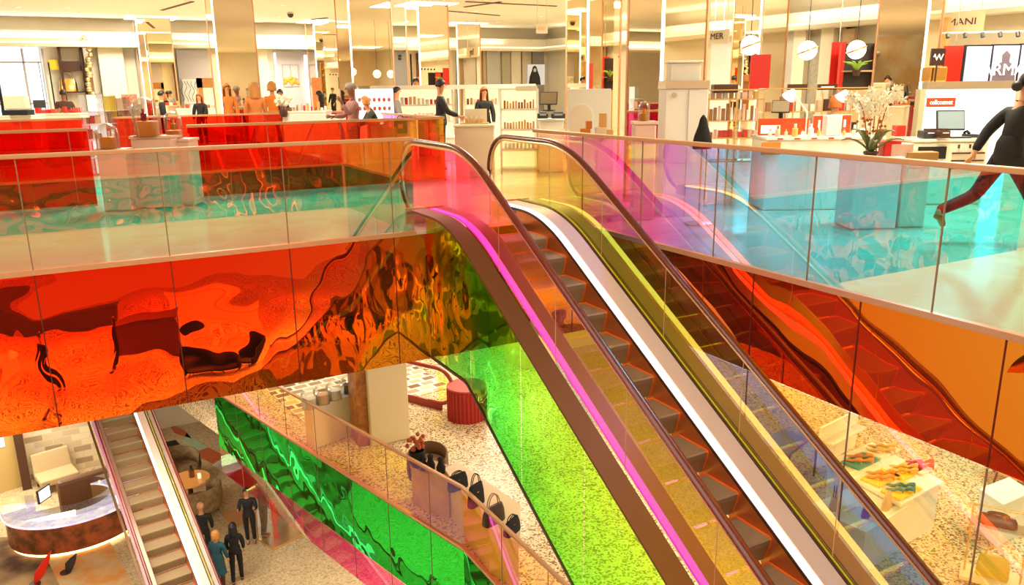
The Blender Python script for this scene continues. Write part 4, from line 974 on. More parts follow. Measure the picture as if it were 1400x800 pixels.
# glass cloches on pink plinths
def cloche(label, u, v, d, r, h, inner=ORANGE, ih=.5, perfume=False):
    p = at(u, v, d); r_ = empty('glass_cloche', p, 0, label, 'cloche')
    MB().lathe([(r, 0), (r, h-r)]+[(r*cos(a), h-r+r*sin(a)) for a in [pi/2*k/8 for k in range(1, 9)]], n=24).build('dome', CLEAR, r_, smooth=True)
    MB().cyl((0, 0, -.0), (0, 0, .015), r*1.08, n=24).build('base', CLEAR, r_)
    return r_
def plinth(label, u0, u1, vt, d, mt=PINKISH, dep=.4, z0=0):
    return counter('display_plinth', label, u0, u1, vt, d, dep, mt, z0, cat='plinth')
plinth('blush plinth carrying the orange block left of centre behind the glass', 175, 234, 186, 11.2)
plinth('lower blush plinth under the right hand cloche', 234, 258, 190, 11.4)
plinth('blush plinth under the left hand cloche', 128, 170, 204, 11.0, dep=.3)
goods('orange_block', 'largest orange block on the tall blush plinth', 203, 187, 11.3, .26, .22, .22, ORANGE)
goods('orange_block', 'orange block inside the right hand cloche', 239, 190.5, 11.55, .19, .13, .16, ORANGE)
goods('orange_block', 'orange block inside the left hand cloche', 149, 204, 11.1, .18, .17, .16, ORANGE)
p = at(197, 165.5, 11.3); bottle('dark red perfume bottle standing on the largest orange block', p, .17, mat('ruby_glass', (.25, .01, .04), .1), mat('ruby_cap', (.35, .02, .05), .3))
cloche('wide glass dome at left over an orange block', 149, 204, 11.1, .15, .36)
cloche('tall clear glass dome over the red perfume bottle', 203, 187, 11.3, .19, .55)
cloche('narrow glass dome at right over an orange block and amber bottle', 239, 190.5, 11.55, .12, .40)
p = at(238, 177, 11.55); bottle('amber perfume bottle inside the narrow right hand dome', p, .13, mat('amber_glass', (.55, .22, .03), .1), GOLD, r=.035)
plinth('blush plinth with the small cloche in front of the broad mirror column', 866, 900, 166, 9.6, dep=.25)
cloche('small cloche on the blush plinth left of the broad mirror column', 880, 166, 9.7, .07, .24)
p = at(880, 166, 9.7); bottle('amber bottle in the small cloche near the broad mirror column', p, .15, MATS['amber_glass'], ORANGE, r=.045)
# white cabinet
A = at(909, 122, 9.6); B = at(968, 122, 9.6); w = (B-A).to_2d().length; c = (A+B)/2; h = A.z
r_ = empty('storage_cabinet', (c.x+.12, c.y+.12, 0), YAWC, 'tall white cabinet with silver top band right of the escalator head', 'cabinet')
MB().box((0, .25, h/2), (w, .5, h)).build('body', mat('cabinet_white', (.86, .82, .74), .35), r_, bevel=.01)
MB().box((0, .25, h+.05), (w+.02, .52, .10)).build('top_band', STEEL, r_)
MB().cyl((-.16, -.001, h-.07), (-.16, -.02, h-.07), .028, n=16).build('lock', STEEL, r_)
MB().box((.02, -.004, h/2), (.006, .008, h-.02)).build('door_gap', GREY, r_)
p = at(938, 111, 9.9); r_ = empty('white_case', p, YAWC, 'white case with a lid standing on the tall white cabinet', 'case')
MB().box((0, .2, .11), (.38, .3, .22)).build('body', WHITE, r_, bevel=.01); MB().box((0, .2, .235), (.43, .34, .03)).build('lid', WHITE, r_, bevel=.008)
# plinth before the man, with a gift display on it
plinth('pale hexagonal looking plinth in front of the man in black', 620, 676, 171, 14.6, mat('pale_plinth', (.84, .70, .48), .4), dep=.6)
p = at(648, 171, 14.9); r_ = empty('box_display', p, YAWC, 'open cream gift box display with bottles on the pale plinth', 'display case')
MB().box((0, .1, .02), (.55, .25, .04)).build('tray', mat('tan_tray', (.72, .48, .2), .5), r_); MB().box((.03, .2, .15), (.42, .03, .28)).build('back_card', CREAM, r_)
for k in range(4): bottle('small gold bottle in the open gift box display, '+ORD[k]+' from the left', M_ if False else Matrix.Translation(p) @ Matrix.Rotation(YAWC, 4, 'Z') @ Vector((-.15+.1*k, .07, .041)), .12, BOXES[0], WHITE, 'bottles in the gift box display')
# centre counters
counter('display_counter', 'rounded white counter end beside the tan chair', 499, 524, 167, 13.6, .8, bev=.05)
r_ = empty('tan_chair', onfloor(531, 160, 14.6), YAWC, 'square tan chair between the white counter and the dark bag', 'chair')
MB().box((0, .1, .72), (.26, .06, .42)).build('backrest', mat('tan_chair_cloth', (.62, .46, .18), .6), r_, bevel=.02); MB().box((0, -.05, .45), (.27, .3, .08)).build('seat', MATS['tan_chair_cloth'], r_, bevel=.02)
for sx in (-.1, .1):
    for sy in (-.17, .08): MB().cyl((sx, sy, 0), (sx, sy, .42), .015, n=8).build('leg', STEEL, r_)
counter('display_counter', 'pale counter behind the dark shopping bag', 538, 581, 168, 15.4, .5)
g = at(548.5, 182, 15.1); r_ = empty('shopping_bag', g, YAWC, 'dark brown shopping bag with a pale square label', 'bag')
MB().box((0, 0, .13), (.25, .12, .27)).build('bag_body', mat('bag_brown', (.07, .02, .01), .5), r_, bevel=.006); MB().box((0, -.062, .13), (.09, .005, .08)).build('label_patch', PWHITE, r_)
for s_ in (-1, 1): MB().tube([(.06*cos(a), s_*.04, .26+.07*sin(a)) for a in [pi*k/8 for k in range(9)]], .006, 6).build('handle', DARK, r_)
A = at(487, 122, 16.8); B = at(537, 165, 16.8); w = (B-A).to_2d().length
r_ = empty('lit_poster_wall', ((A+B)/2).to_2d().to_3d(), YAWC, 'glowing white poster wall with red product pictures behind the blond person', 'display wall')
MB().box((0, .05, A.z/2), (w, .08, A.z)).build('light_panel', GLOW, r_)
mb = MB()
for k in range(14): mb.ball((-w/2+.08+(w-.16)*(k % 7)/6, 0, A.z-.22-.18*(k//7)), .035, 8, 6, 1.3, 1, .2)
mb.build('product_print', mat('print_red', (.65, .12, .08), .5), r_)
for u0, u1, v, d, lab in ((384, 446, 152, 17.0, 'low white counter with beauty testers behind the far balustrade'), (445, 466, 158, 15.9, 'white counter end just left of the beanie wearer'), (300, 352, 154, 22.5, 'pale counter behind the light strip column'),
                      (240, 300, 148, 24.5, 'counter with brown boxes under the vanity arch'), (40, 110, 155, 20.5, 'white counter with red boxes at far left'), (-20, 42, 158, 19.0, 'dark topped counter at the far left edge'), (590, 622, 187, 18.0, 'low white step in front of the lit shelves')):
    rr, w, h = counter('display_counter', lab, u0, u1, v, d, .6, WHITE)
    nm = {384: ('tester, low white counter behind the far balustrade', 'testers on the low white counter', 12), 240: ('small item on the counter under the vanity arch', 'items under the vanity arch', 8), 40: ('small red box on the far left white counter', 'red boxes at far left', 9), 300: ('small item, counter behind the light strip column', 'items behind the light strip column', 7)}.get(u0)
    if nm:
        row(rr, w*.95, h-.02, .6, nm[0], nm[1], ([REDL, BOXES[2], BOXES[4]] if u0 == 40 else BOXES), nm[2], (.06, .16) if u0 != 384 else (.06, .2), 'product_box' if u0 != 384 else 'tester', cat='box' if u0 != 384 else 'tester', wf=.6)
# acrylic towers at left
for k, (u, vt, w_, lab) in enumerate(((118, 128, .34, 'tall clear acrylic display tower, first from the left'), (138, 130, .30, 'clear acrylic tower with a yellow card'), (157, 133, .3, 'clear acrylic tower with brown edging'), (176, 143, .28, 'shorter acrylic tower beside the tall cloche'))):
    d = 15.5+.5*k; p = at(u, vt, d); r_ = empty('acrylic_tower', (p.x, p.y, 0), YAWC, lab, 'display case')
    MB().box((0, .15, p.z/2), (w_, .3, p.z)).build('clear_case', CLEAR, r_)
    for z in (.35, .7, 1.0, 1.25):
        if z < p.z-.1: MB().box((0, .15, z), (w_-.02, .28, .015)).build('shelf_board', PWHITE, r_)
    MB().box((0, .28, p.z/2), (w_-.04, .02, p.z-.05)).build('back_card', (mat('pale_glow', (.95, .95, .98), .4, emit=.5), MATS['yellow_paint'], PINKISH, PWHITE)[k], r_)
    row(r_, w_*.8, .7, .3, 'product low in the %s acrylic tower' % ('first', 'second', 'third', 'fourth')[k], 'products in acrylic tower %s' % 'abcd'[k], BOXES, 3, (.1, .2))
    row(r_, w_*.8, 1.0, .3, 'product high in the %s acrylic tower' % ('first', 'second', 'third', 'fourth')[k], 'upper products in acrylic tower %s' % 'abcd'[k], BOXES, 3, (.1, .2))
goods('pink_flower_box', 'pink floral arrangement box above the tall cloche', 178, 143, 17.15, .26, .22, .2, mat('floral_pink', (.80, .30, .18), .7, col2=(.9, .6, .4), vscale=30))
p = at(22, 157, 18.8); r_ = empty('cash_terminal', p, YAWC, 'cream cash register on a black base at far left', 'terminal')
MB().box((0, .1, .05), (.6, .3, .12)).build('base', BLACK, r_); MB().box((0, .1, .28), (.5, .25, .32)).build('body', CREAM, r_, bevel=.03)
terminal('small black terminal near the red boxes at far left', 56, 155, 20.8, YAWC+.5, .28, DARKG)
# flowers by the orange coats
p = at(388, 160, 17.0); r_ = empty('flower_vase', (p.x, p.y, p.z), 0, 'vase of white flowers in front of the woman in orange', 'flowers')
MB().lathe([(.06, 0), (.09, .1), (.05, .22)], n=16).build('vase', DARK, r_, smooth=True); mb = MB()
for k in range(26): mb.ball((random.uniform(-.15, .15), random.uniform(-.15, .15), .32+random.uniform(-.08, .12)), random.uniform(.03, .05), 8, 6)
mb.build('blossoms', mat('white_petals', (.92, .86, .66), .7), r_, smooth=True)
# brass racks right of the white cabinet
BRASS = mat('brass_rod', (.80, .48, .16), .3, .8)
def rack(label, u0, u1, vt, d, levels, depth=.35):
    A = at(u0, vt, d); B = at(u1, vt, d); w = (B-A).to_2d().length; c = (A+B)/2; h = A.z
    r_ = empty('brass_rack', (c.x, c.y, 0), YAWC, label, 'shelf')
    for x in [-w/2+w*k/max(2, round(w/.45)) for k in range(max(2, round(w/.45))+1)]:
        for y in (0, depth): MB().cyl((x, y, 0), (x, y, h), .010, n=8).build('upright', BRASS, r_)
    for z in levels:
        MB().box((0, depth/2, z), (w, depth, .012)).build('glass_shelf', CLEAR, r_); mb = MB()
        for y in (0, depth): mb.cyl((-w/2, y, z), (w/2, y, z), .009, n=6)
        mb.build('shelf_rod', BRASS, r_)
    return r_, w
r_, w = rack('brass rack with cream and peach boxes right of the tall white cabinet', 970, 1046, 128, 11.2, (.55, .88, 1.12, 1.42, 1.55))
row(r_, w*.9, 1.42-.015, .35, 'boxed product, top level of the near brass rack', 'top level boxes of the near brass rack', [BOXES[3], BOXES[1], BOXES[0]], 8, (.09, .13))
row(r_, w*.9, 1.12-.015, .35, 'upright box, middle level of the near brass rack', 'middle level boxes of the near brass rack', [BOXES[3], BOXES[1], BOXES[4]], 12, (.14, .24), wf=.6)
row(r_, w*.9, .88-.015, .35, 'low box, lower level of the near brass rack', 'lower level boxes of the near brass rack', [BOXES[2], BOXES[3]], 10, (.07, .12))
goods('display_case', 'dark brown flat case on top of the near brass rack', 990, 127, 11.3, .34, .12, .2, DARK)
r_, w = rack('long brass rack behind the red counter displays', 1046, 1205, 128, 12.2, (.9, 1.2, 1.55))
row(r_, w*.95, 1.2-.015, .35, 'small item, upper level of the long brass rack', 'upper level items of the long brass rack', [DARK, REDL, CREAM, BOXES[4], BOXES[3]], 15, (.10, .22))
row(r_, w*.95, .9-.015, .35, 'small item, lower level of the long brass rack', 'lower level items of the long brass rack', [DARK, CREAM, BOXES[3], REDL], 14, (.10, .2))
for u, lab in ((1090, 'dark brown blank shelf sign above the long brass rack'), (1131, 'dark brown shelf sign with a pale line above the long brass rack')):
    p = at(u, 119, 12.2); r_ = empty('shelf_sign', p, YAWC, lab, 'sign'); MB().box((0, 0, 0), (.30, .03, .085)).build('sign_board', DARK, r_)
    for x in (-.08, .08): MB().cyl((x, 0, -.14), (x, 0, -.04), .006, n=6).build('post', BRASS, r_)
    if u > 1100: MB().box((0, -.018, 0), (.2, .006, .022)).build('pale_line', PWHITE, r_)
# white counter with red displays
rc, w, h = counter('display_counter', 'long white counter with red edged top and bottles behind the orchid', 1048, 1212, 187, 10.3, .7)
Mc = Matrix.Translation(rc.location) @ Matrix.Rotation(YAWC, 4, 'Z')
def oncounter(x, y=.3, z=0): return Mc @ Vector((x, y, h+z))
o = MB().box((0, 0, .11), (.66, .05, .22)).build('red_display_panel', mat('signal_red', (.88, .06, .01), .35)); o.location = oncounter(-.42, .45); o.rotation_euler.z = YAWC; tag(o, 'long red display panel standing at the left of the white counter', 'panel')
MB().box((-.18, -.03, .08), (.26, .012, .11)).build('white_label', PWHITE, o)
for x, lab in ((.02, 'left red framed card on the white counter'), (.36, 'right red framed card on the white counter')):
    r_ = empty('framed_card', oncounter(x, .35), YAWC-.1, lab, 'card'); MB().box((0, 0, .14), (.18, .02, .26)).build('card_frame', STEEL, r_, bevel=.01); MB().box((0, -.012, .14), (.15, .006, .22)).build('card', MATS['signal_red'], r_); MB().box((0, -.017, .15), (.03, .004, .1)).build('white_print', PWHITE, r_)
for k in range(13):
    x = -.70+.108*k; bottle('small cosmetic bottle in the row on the white counter, '+ORD[k]+' from the left', oncounter(x+random.uniform(-.02, .02), .12+random.uniform(-.03, .05)), random.uniform(.09, .17), random.choice([PWHITE, WHITE, BOXES[3], BOXES[0]]), random.choice([PWHITE, GOLD, STEEL]), 'bottles on the white counter')
for k in range(6): 
    o = MB().box((0, 0, 0), (.07, .01, .02)).build('price_tag', MATS['signal_red']); o.location = oncounter(-.6+.22*k, -.01, -.02); o.rotation_euler.z = YAWC; tag(o, 'small red tag on the front edge of the white counter, '+ORD[k]+' from the left', 'tag', 'red tags on the counter edge')
o = MB().box((0, 0, 0), (.24, .03, .16)).build('orange_plate', mat('orange_plate', (.9, .25, .04), .4)); o.location = oncounter(-.72, -.02, -.14); o.rotation_euler.z = YAWC; tag(o, 'orange plate on the left front of the white counter', 'plate')
goods('white_box_stack', 'white crumpled pile of tissue on the counter between the red cards', 1136, 186, 10.1, .2, .26, .15, PWHITE)
def desklamp(label, u, v, d, flip=1):
    p = at(u, v, d); r_ = empty('desk_lamp', p, YAWC, label, 'lamp')
    MB().cyl((0, 0, 0), (0, 0, .02), .08, n=20).build('base', WHITE, r_); MB().tube([(0, 0, .02), (.0, 0, .30), (-.02*flip, 0, .33)], .012, 8).build('lower_arm', WHITE, r_)
    MB().tube([(0, 0, .31), (-.20*flip, 0, .56)], .012, 8).build('upper_arm', WHITE, r_)
    MB().cyl((-.20*flip, 0, .60), (-.28*flip, -.02, .50), .03, .09, n=20, cap=False).build('lamp_shade', mat('lamp_shade_white', (1, 1, 1), .4, emit=.5), r_, smooth=True)
    return r_
desklamp('white angled desk lamp over the red display panel', 1101, 186, 10.7)
desklamp('white desk lamp head just left of the orchid flowers', 1172, 186, 10.9)
terminal('tilted tablet on the counter beside the white desk lamp', 1066, 170, 10.9, YAWC-.5, .24, MATS['dim_screen'])
# orchid
counter('display_plinth', 'white plinth under the orchid pot right behind the rail', 1170, 1238, 215, 8.9, .5, PWHITE, cat='plinth')
p = at(1190, 213, 9.05); r_ = empty('potted_orchid', p, 0, 'large white orchid with arching stems and broad leaves', 'plant')
MB().lathe([(.06, 0), (.085, .03), (.08, .05)], n=20).build('pot', DARK, r_)
LEAF = mat('orchid_leaf', (.10, .13, .02), .35); PET = mat('orchid_petal', (.92, .82, .58), .6, col2=(.96, .92, .78), vscale=10); STEMM = mat('orchid_stem', (.35, .12, .03), .6)
for k, a in enumerate((0.1, .9, 1.8, 2.6, 3.1, 3.9, 4.8, 5.6)):
    l = .34 if k % 2 else .27; hh = .16 if k % 2 else .26; mb = MB(); vs = []
    side = Vector((-sin(a), cos(a), 0))
    for i in range(9):
        t = i/8; c_ = Vector((cos(a)*l*t, sin(a)*l*t, .03+hh*sin(t*pi*.62))); ww = .045*sin(pi*(.12+.86*t))**.8
        vs += [c_-side*ww+Vector((0, 0, ww*.35)), c_, c_+side*ww+Vector((0, 0, ww*.35))]
    mb.add(vs, [f for i in range(8) for f in ((3*i, 3*i+1, 3*i+4, 3*i+3), (3*i+1, 3*i+2, 3*i+5, 3*i+4))])
    o = mb.build('leaf', LEAF, r_, smooth=True); so = o.modifiers.new('t', 'SOLIDIFY'); so.thickness = .006
random.seed(11)
fm = MB()
for j in range(5):
    a = 2*pi*j/5; c_, s_ = cos(a), sin(a); wd = .6 if j in (1, 4) else .42
    fm.add([(0, 0, 0), (c_*.5-s_*wd*.5, .1, s_*.5+c_*wd*.5), (c_*.95, .04, s_*.95), (c_*.5+s_*wd*.5, .1, s_*.5-c_*wd*.5)], [(0, 1, 2, 3)])
fm.ball((0, -.06, 0), .12, 8, 6)
fl0 = None
for s_ in range(5):
    a0 = YAWC+(-1.0+.5*s_); dx = (-.22, -.1, .02, .13, .24)[s_]; top = .62+.05*(s_ % 2)
    base_ = RT0*dx*.25; pts = []
    for i in range(10):
        t = i/9; pts.append(base_+RT0*dx*(t**1.6)+Vector((0, 0, .05+top*sin(t*pi*.55)))-Vector((sin(AZ), cos(AZ), 0))*.12*t*t*(1 if s_ % 2 else -1))
    MB().tube(pts, .006, 6).build('flower_stem', STEMM, r_, smooth=True)
    for k in range(11):
        t = .45+.55*k/10; i = min(8, int(t*9)); q_ = pts[i].lerp(pts[i+1], t*9-i)+Vector((random.uniform(-.05, .05), random.uniform(-.05, .05), random.uniform(-.06, .03)))
        if fl0 is None: fl0 = fm.build('flower', PET, r_, fix=False); o = fl0
        else: o = fl0.copy(); COL.objects.link(o); o.parent = r_
        o.location = q_; s = random.uniform(.062, .082); o.scale = (s, s, s); o.rotation_euler = (random.uniform(-.5, .4), random.uniform(0, 6), YAWC+random.uniform(-.9, .9))
mb = MB()
for k in range(26): mb.ball((random.uniform(-.2, .2), random.uniform(-.08, .08), .30+random.uniform(-.05, .12)), random.uniform(.010, .018), 6, 5)
mb.build('dried_buds', mat('dried_bud', (.45, .10, .02), .7), r_)
for u, v, w_, h_, mt_, lab in ((1215, 214, .2, .18, REDL, 'bright red box to the right of the orchid pot'), (1228, 186, .12, .14, REDL, 'small red frame box above the pink box'), (1228, 215, .26, .16, PINKISH, 'pale pink box right of the red box'), (1256, 223, .36, .13, mat('kraft_brown', (.45, .24, .06), .6), 'flat brown carton just behind the right rail')):
    goods('gift_box', lab, u, v, 9.1 if u != 1228 or v != 186 else 10.6, w_, h_, .16, mt_)
o = counter('display_plinth', 'low pale plinth under the brown carton', 1236, 1276, 224, 9.0, .35, WHITE, cat='plinth')
# cash point right
rc, w, h = counter('cash_desk', 'cream cash desk with drawers and open slot, left of the walking woman', 1247, 1356, 190, 10.6, .6, mat('desk_cream', (.80, .72, .56), .35), bev=.03)
for x0, x1, z0, z1 in ((-.43, -.06, -.26, -.10),): MB().b2((x0, -.012, h+z0), (x1, .01, h+z1)).build('open_slot', BLACK, rc)
for k in range(3): MB().b2((.03, -.012, h-.20-.10*k), (.46, .01, h-.18-.10*k)).build('drawer_gap', DARK, rc)
for k in range(3): MB().box((.1+.15*k, -.012, h-.10), (.02, .02, .05)).build('key_slot', DARK, rc)
Mc = Matrix.Translation(rc.location) @ Matrix.Rotation(YAWC, 4, 'Z')
terminal('cash terminal with bright screen on the cream cash desk', 1297, 189, 10.8, YAWC, .38)
printer('black receipt printer left of the bright terminal', 1270, 188.5, 10.75, w=.24); printer('brown card reader below the bright screen', 1287, 188.5, 10.6, DARK, .14)
o = MB().box((0, 0, .012), (.26, .12, .02)).build('keyboard', DARKG, bevel=.004); o.location = Mc @ Vector((.16, .12, h)); o.rotation_euler.z = YAWC; tag(o, 'dark keyboard on the cream cash desk right of the terminal', 'keyboard')
p = Mc @ Vector((.38, .25, h)); r_ = empty('telephone', p, YAWC, 'dark telephone at the right end of the cream cash desk', 'telephone'); MB().box((0, 0, .025), (.14, .18, .05)).build('base', DARKG, r_, bevel=.01); MB().tube([(-.05, -.06, .06), (-.05, 0, .085), (-.05, .07, .06)], .018, 8).build('handset', BLACK, r_, smooth=True)
A = at(1266, 122, 11.6); B = at(1390, 122, 11.6); w = (B-A).to_2d().length; c = (A+B)/2
r_ = empty('light_wall', (c.x, c.y, 0), YAWC, 'large glowing white wall behind the cream cash desk, red name plate in its corner', 'display wall')
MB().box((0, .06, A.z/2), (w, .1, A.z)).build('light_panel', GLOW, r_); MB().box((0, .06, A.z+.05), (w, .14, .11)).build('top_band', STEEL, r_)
MB().box((-w/2-.04, .06, A.z/2), (.08, .14, A.z)).build('side_post', mat('olive_post', (.55, .48, .28), .4), r_)
MB().box((-w/2+.24, 0, A.z-.19), (.42, .02, .13)).build('name_plate', MATS['signal_red'], r_)
text('cellcosmet', .095, GLOW, r_, (-w/2+.24, -.012, A.z-.19), sx=.82)

p = at(962, 158, 9.25); r_ = empty('mirrored_silhouette', (p.x, p.y, 0), YAWC, 'black garment of a mirrored figure at the right side of the white cabinet', 'reflection')  # dark reflection of a figure, built as a solid draped shape
MB().lathe([(.01, 1.29), (.04, 1.25), (.06, 1.16), (.10, 1.05), (.12, .95), (.11, .90)], n=18, sy=.6).build('silhouette', BLACK, r_, smooth=True)
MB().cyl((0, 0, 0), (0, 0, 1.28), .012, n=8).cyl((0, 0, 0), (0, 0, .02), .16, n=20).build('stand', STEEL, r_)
# ------------------------------------------------------------------ lower retail floor
T1 = mat('display_top', (.80, .62, .36), .4)
def quadtable(name, label, pix, ztop, zf, mt, th=.06, inset=.06, cat='table', base=True):
    pts = [G(u, v, ztop) for u, v in pix]; c = sum(pts, Vector())/len(pts)
    r_ = empty(name, (c.x, c.y, zf), 0, label, cat)
    poly = [((p.x-c.x), (p.y-c.y)) for p in pts]
    MB().prism(poly, ztop-zf-th, ztop-zf).build('table_top', mt, r_, bevel=.01)
    if base: MB().prism([(x*(1-inset), y*(1-inset)) for x, y in poly], 0, ztop-zf-th).build('table_base', mt, r_)
    return r_, c
quadtable('display_table', 'long tan display table with black handbags behind the lower balustrade', [(606, 640), (628, 632), (712, 690), (712, 745), (668, 722)], Z1+.80, Z1, mat('pale_oak', (.80, .58, .32), .45))
quadtable('display_table', 'small tan cabinet carrying the flower pot and little black items', [(560, 636), (578, 646), (614, 656), (628, 640), (588, 628)], Z1+.75, Z1, TAN)
def onlow(u, v, z): p = G(u, v, z); return (p.x, p.y, z)
handbag('tall black tote with upright handles in the middle of the tan display table', onlow(651, 690, Z1+.80), .4, .34, .36, BLACK, hh=.5)
handbag('black slouchy bag left of the tall tote on the tan display table', onlow(626, 668, Z1+.80), .2, .38, .26, BLACK, hh=.2)
handbag('dark brown open bag with thin handles at the front of the tan display table', onlow(675, 714, Z1+.80), .3, .42, .28, mat('bag_umber', (.05, .02, .012), .4), hmt=TANLEATHER, hh=.7)
handbag('black bag cut off at the right end of the tan display table', onlow(700, 728, Z1+.80), .5, .36, .22, BLACK, hh=.3)
for u, v, s, lab in ((580, 642, .16, 'small black item on the tan cabinet, left of three'), (589, 642, .2, 'small black item on the tan cabinet, middle of three'), (603, 646, .2, 'small black item on the tan cabinet, right of three')):
    r_ = empty('black_statuette', onlow(u, v, Z1+.75), 0, lab, 'ornament'); MB().lathe([(s*.35, 0), (s*.4, s*.5), (s*.2, s), (s*.28, s*1.3), (.001, s*1.5)], n=14).build('figure', BLACK, r_, smooth=True)
r_ = empty('flower_pot', onlow(571, 637, Z1+.75), 0, 'dark pot with red brown flowers at the end of the tan cabinet', 'plant')
MB().lathe([(.10, 0), (.14, .1), (.14, .28), (.12, .3)], n=16).build('pot', BLACK, r_, smooth=True); mb = MB()
for k in range(20): mb.ball((random.uniform(-.14, .14), random.uniform(-.14, .14), .42+random.uniform(-.1, .14)), .04, 7, 5)
mb.build('flowers', mat('flower_rust', (.5, .10, .03), .7), r_)
# barrel chairs
def barrel(label, loc, rz, mt, r=.40, h=.74, legs=True):
    r_ = empty('barrel_chair', loc, rz, label, 'chair')
    MB().lathe([(r*.86, .32), (r*.9, .44), (r*.84, .46), (.001, .47)], n=28).build('seat', mt, r_, smooth=True)
    vs = []; n = 26; prof = [(.92, .22), (1.02, .30), (1.08, .55), (1.06, 1.0), (.98, 1.02), (.94, .9), (.92, .5)]
    for j, (q, z) in enumerate(prof):
        for i in range(n+1):
            t = i/n; a = pi*(-.15)+pi*1.30*t; top = h*(.78+.22*sin(pi*t)); zz = z*top
            vs.append((r*q*cos(a), r*q*sin(a)*-1, zz))
    MB().add(vs, [(j*(n+1)+i, j*(n+1)+i+1, (j+1)*(n+1)+i+1, (j+1)*(n+1)+i) for j in range(len(prof)-1) for i in range(n)]).build('backrest', mt, r_, smooth=True).modifiers.new('t', 'SOLIDIFY').thickness = .02
    if legs:
        for a in (.8, 2.4, 3.9, 5.5): MB().cyl((r*.7*cos(a), r*.7*sin(a), .33), (r*.8*cos(a), r*.8*sin(a), 0), .018, .012, n=8).build('leg', DARK, r_)
    return r_
CH1 = mat('taupe_velvet', (.22, .12, .06), .8)
barrel('taupe barrel chair behind the slanting yellow balustrade', (5.02, 12.55, Z1), 2.6, CH1, .36, .68)
r_ = empty('wire_table', (5.08, 11.65, Z1), 0, 'low wire table with red fruit like flowers beside the taupe barrel chair', 'table')
MB().cyl((0, 0, .44), (0, 0, .455), .28, n=28).build('table_top', CLEAR, r_)
mb = MB()
for k in range(10): a = 2*pi*k/10; mb.cyl((.3*cos(a), .3*sin(a), .44), (.2*cos(a+.6), .2*sin(a+.6), 0), .008, n=6)
mb.build('wire_base', DARK, r_)
r_ = empty('red_flower_bowl', (r_.location.x, r_.location.y, Z1+.456), 0, 'bunch of red round blooms on the low wire table', 'flowers'); mb = MB(); MB().lathe([(.06, 0), (.1, .06)], n=14).build('bowl', GOLD, r_)
for k in range(9): mb.ball((random.uniform(-.12, .12), random.uniform(-.12, .12), .10+random.uniform(0, .06)), .045, 8, 6)
mb.build('blooms', mat('bloom_red', (.65, .06, .02), .5), r_)
# red ribbed stool
r_ = empty('ribbed_stool', onlow(639, 570, Z1), 0, 'tall red ribbed drum on the terrazzo beside the green glass', 'stool')
n = 64; MB().lathe([(.001, 0), (.42, 0), (.42, .72), (.001, .72)], n=n).build('drum', mat('stool_red', (.42, .02, .015), .6), r_)
mb = MB()
for k in range(32): a = 2*pi*k/32; mb.cyl((.425*cos(a), .425*sin(a), 0), (.425*cos(a), .425*sin(a), .70), .022, n=6)
tag(mb.build('ribs', mat('stool_red', (.42, .02, .015)), r_), kind='stuff')
MB().cyl((0, 0, .72), (0, 0, .76), .44, n=40).build('seat', mat('stool_seat', (.55, .05, .03), .5), r_)
# curved handrail end of a further escalator
def loopend(label, u, v, rad, hh, mt):
    p = G(u, v, Z1)+Vector((.45 if 'salmon' in label else 0, 0, 0)); r_ = empty('handrail_end', p, .5, label, 'handrail')
    pts = [(0, .9, hh), (0, 0, hh)]+[(0, -rad*sin(a), hh-rad+rad*cos(a)) for a in [pi*k/12 for k in range(1, 13)]]+[(0, .3, hh-2*rad)]
    MB().tube(pts, .045, 10).build('handrail', mt, r_, smooth=True)
    MB().b2((-.02, -.1, 0), (.02, .9, hh-2*rad+.02)).build('panel', mt, r_)
    MB().add([(0, 0, hh-rad)]+[(0, -(rad-.04)*sin(a), hh-rad+(rad-.04)*cos(a)) for a in [pi*k/12 for k in range(13)]], [(0, i, i+1) for i in range(1, 13)]).build('newel_glass', F_SKEW, r_, fix=False)
    return r_
loopend('dark red rounded handrail end standing on the terrazzo left of the ribbed drum', 600, 560, .42, 1.0, mat('rail_maroon', (.28, .02, .01), .35))
# white display counters top centre, chequered rug, copper strip
quadtable('display_counter', 'long white counter with small glass jars under the amber cladding', [(412, 549), (486, 525), (497, 534), (424, 559)], Z1+.9, Z1, PWHITE, cat='counter')
for k, (u, v) in enumerate(((424, 554), (441, 548), (458, 542), (478, 534))):
    r_ = empty('glass_jar', onlow(u, v+3, Z1+.9), 0, 'clear glass jar on the long white counter, '+ORD[k]+' from the left', 'jar', 'jars on the long white counter')
    MB().lathe([(.001, 0), (.16, 0), (.17, .3), (.12, .34), (.11, .38)], n=18).build('vessel', CLEAR, r_, smooth=True); MB().cyl((0, 0, .01), (0, 0, .2), .13, n=16).build('contents', (WHITE, BOXES[3], BOXES[1], DARK)[k], r_)
A = [G(385, 551, Z1+.01), G(575, 505, Z1+.01), G(585, 520, Z1+.01)]
c = (A[0]+A[1])/2; d = (A[1]-A[0]); d.z = 0; L_ = d.length; rr = math.atan2(d.y, d.x)
M_ = bpy.data.materials.new('chequered_rug'); M_.use_nodes = True; nt = M_.node_tree; b_ = nt.nodes['Principled BSDF']
tc = nt.nodes.new('ShaderNodeTexCoord'); bk = nt.nodes.new('ShaderNodeTexBrick'); nt.links.new(tc.outputs['Object'], bk.inputs['Vector'])
bk.inputs['Color1'].default_value = (.18, .06, .02, 1); bk.inputs['Color2'].default_value = (.80, .62, .36, 1); bk.inputs['Mortar'].default_value = (.90, .82, .66, 1)
bk.inputs['Scale'].default_value = 1.6; bk.inputs['Mortar Size'].default_value = .06; bk.inputs['Brick Width'].default_value = .6; bk.inputs['Row Height'].default_value = .45
nt.links.new(bk.outputs[0], b_.inputs['Base Color']); b_.inputs['Roughness'].default_value = .6; MATS['chequered_rug'] = M_
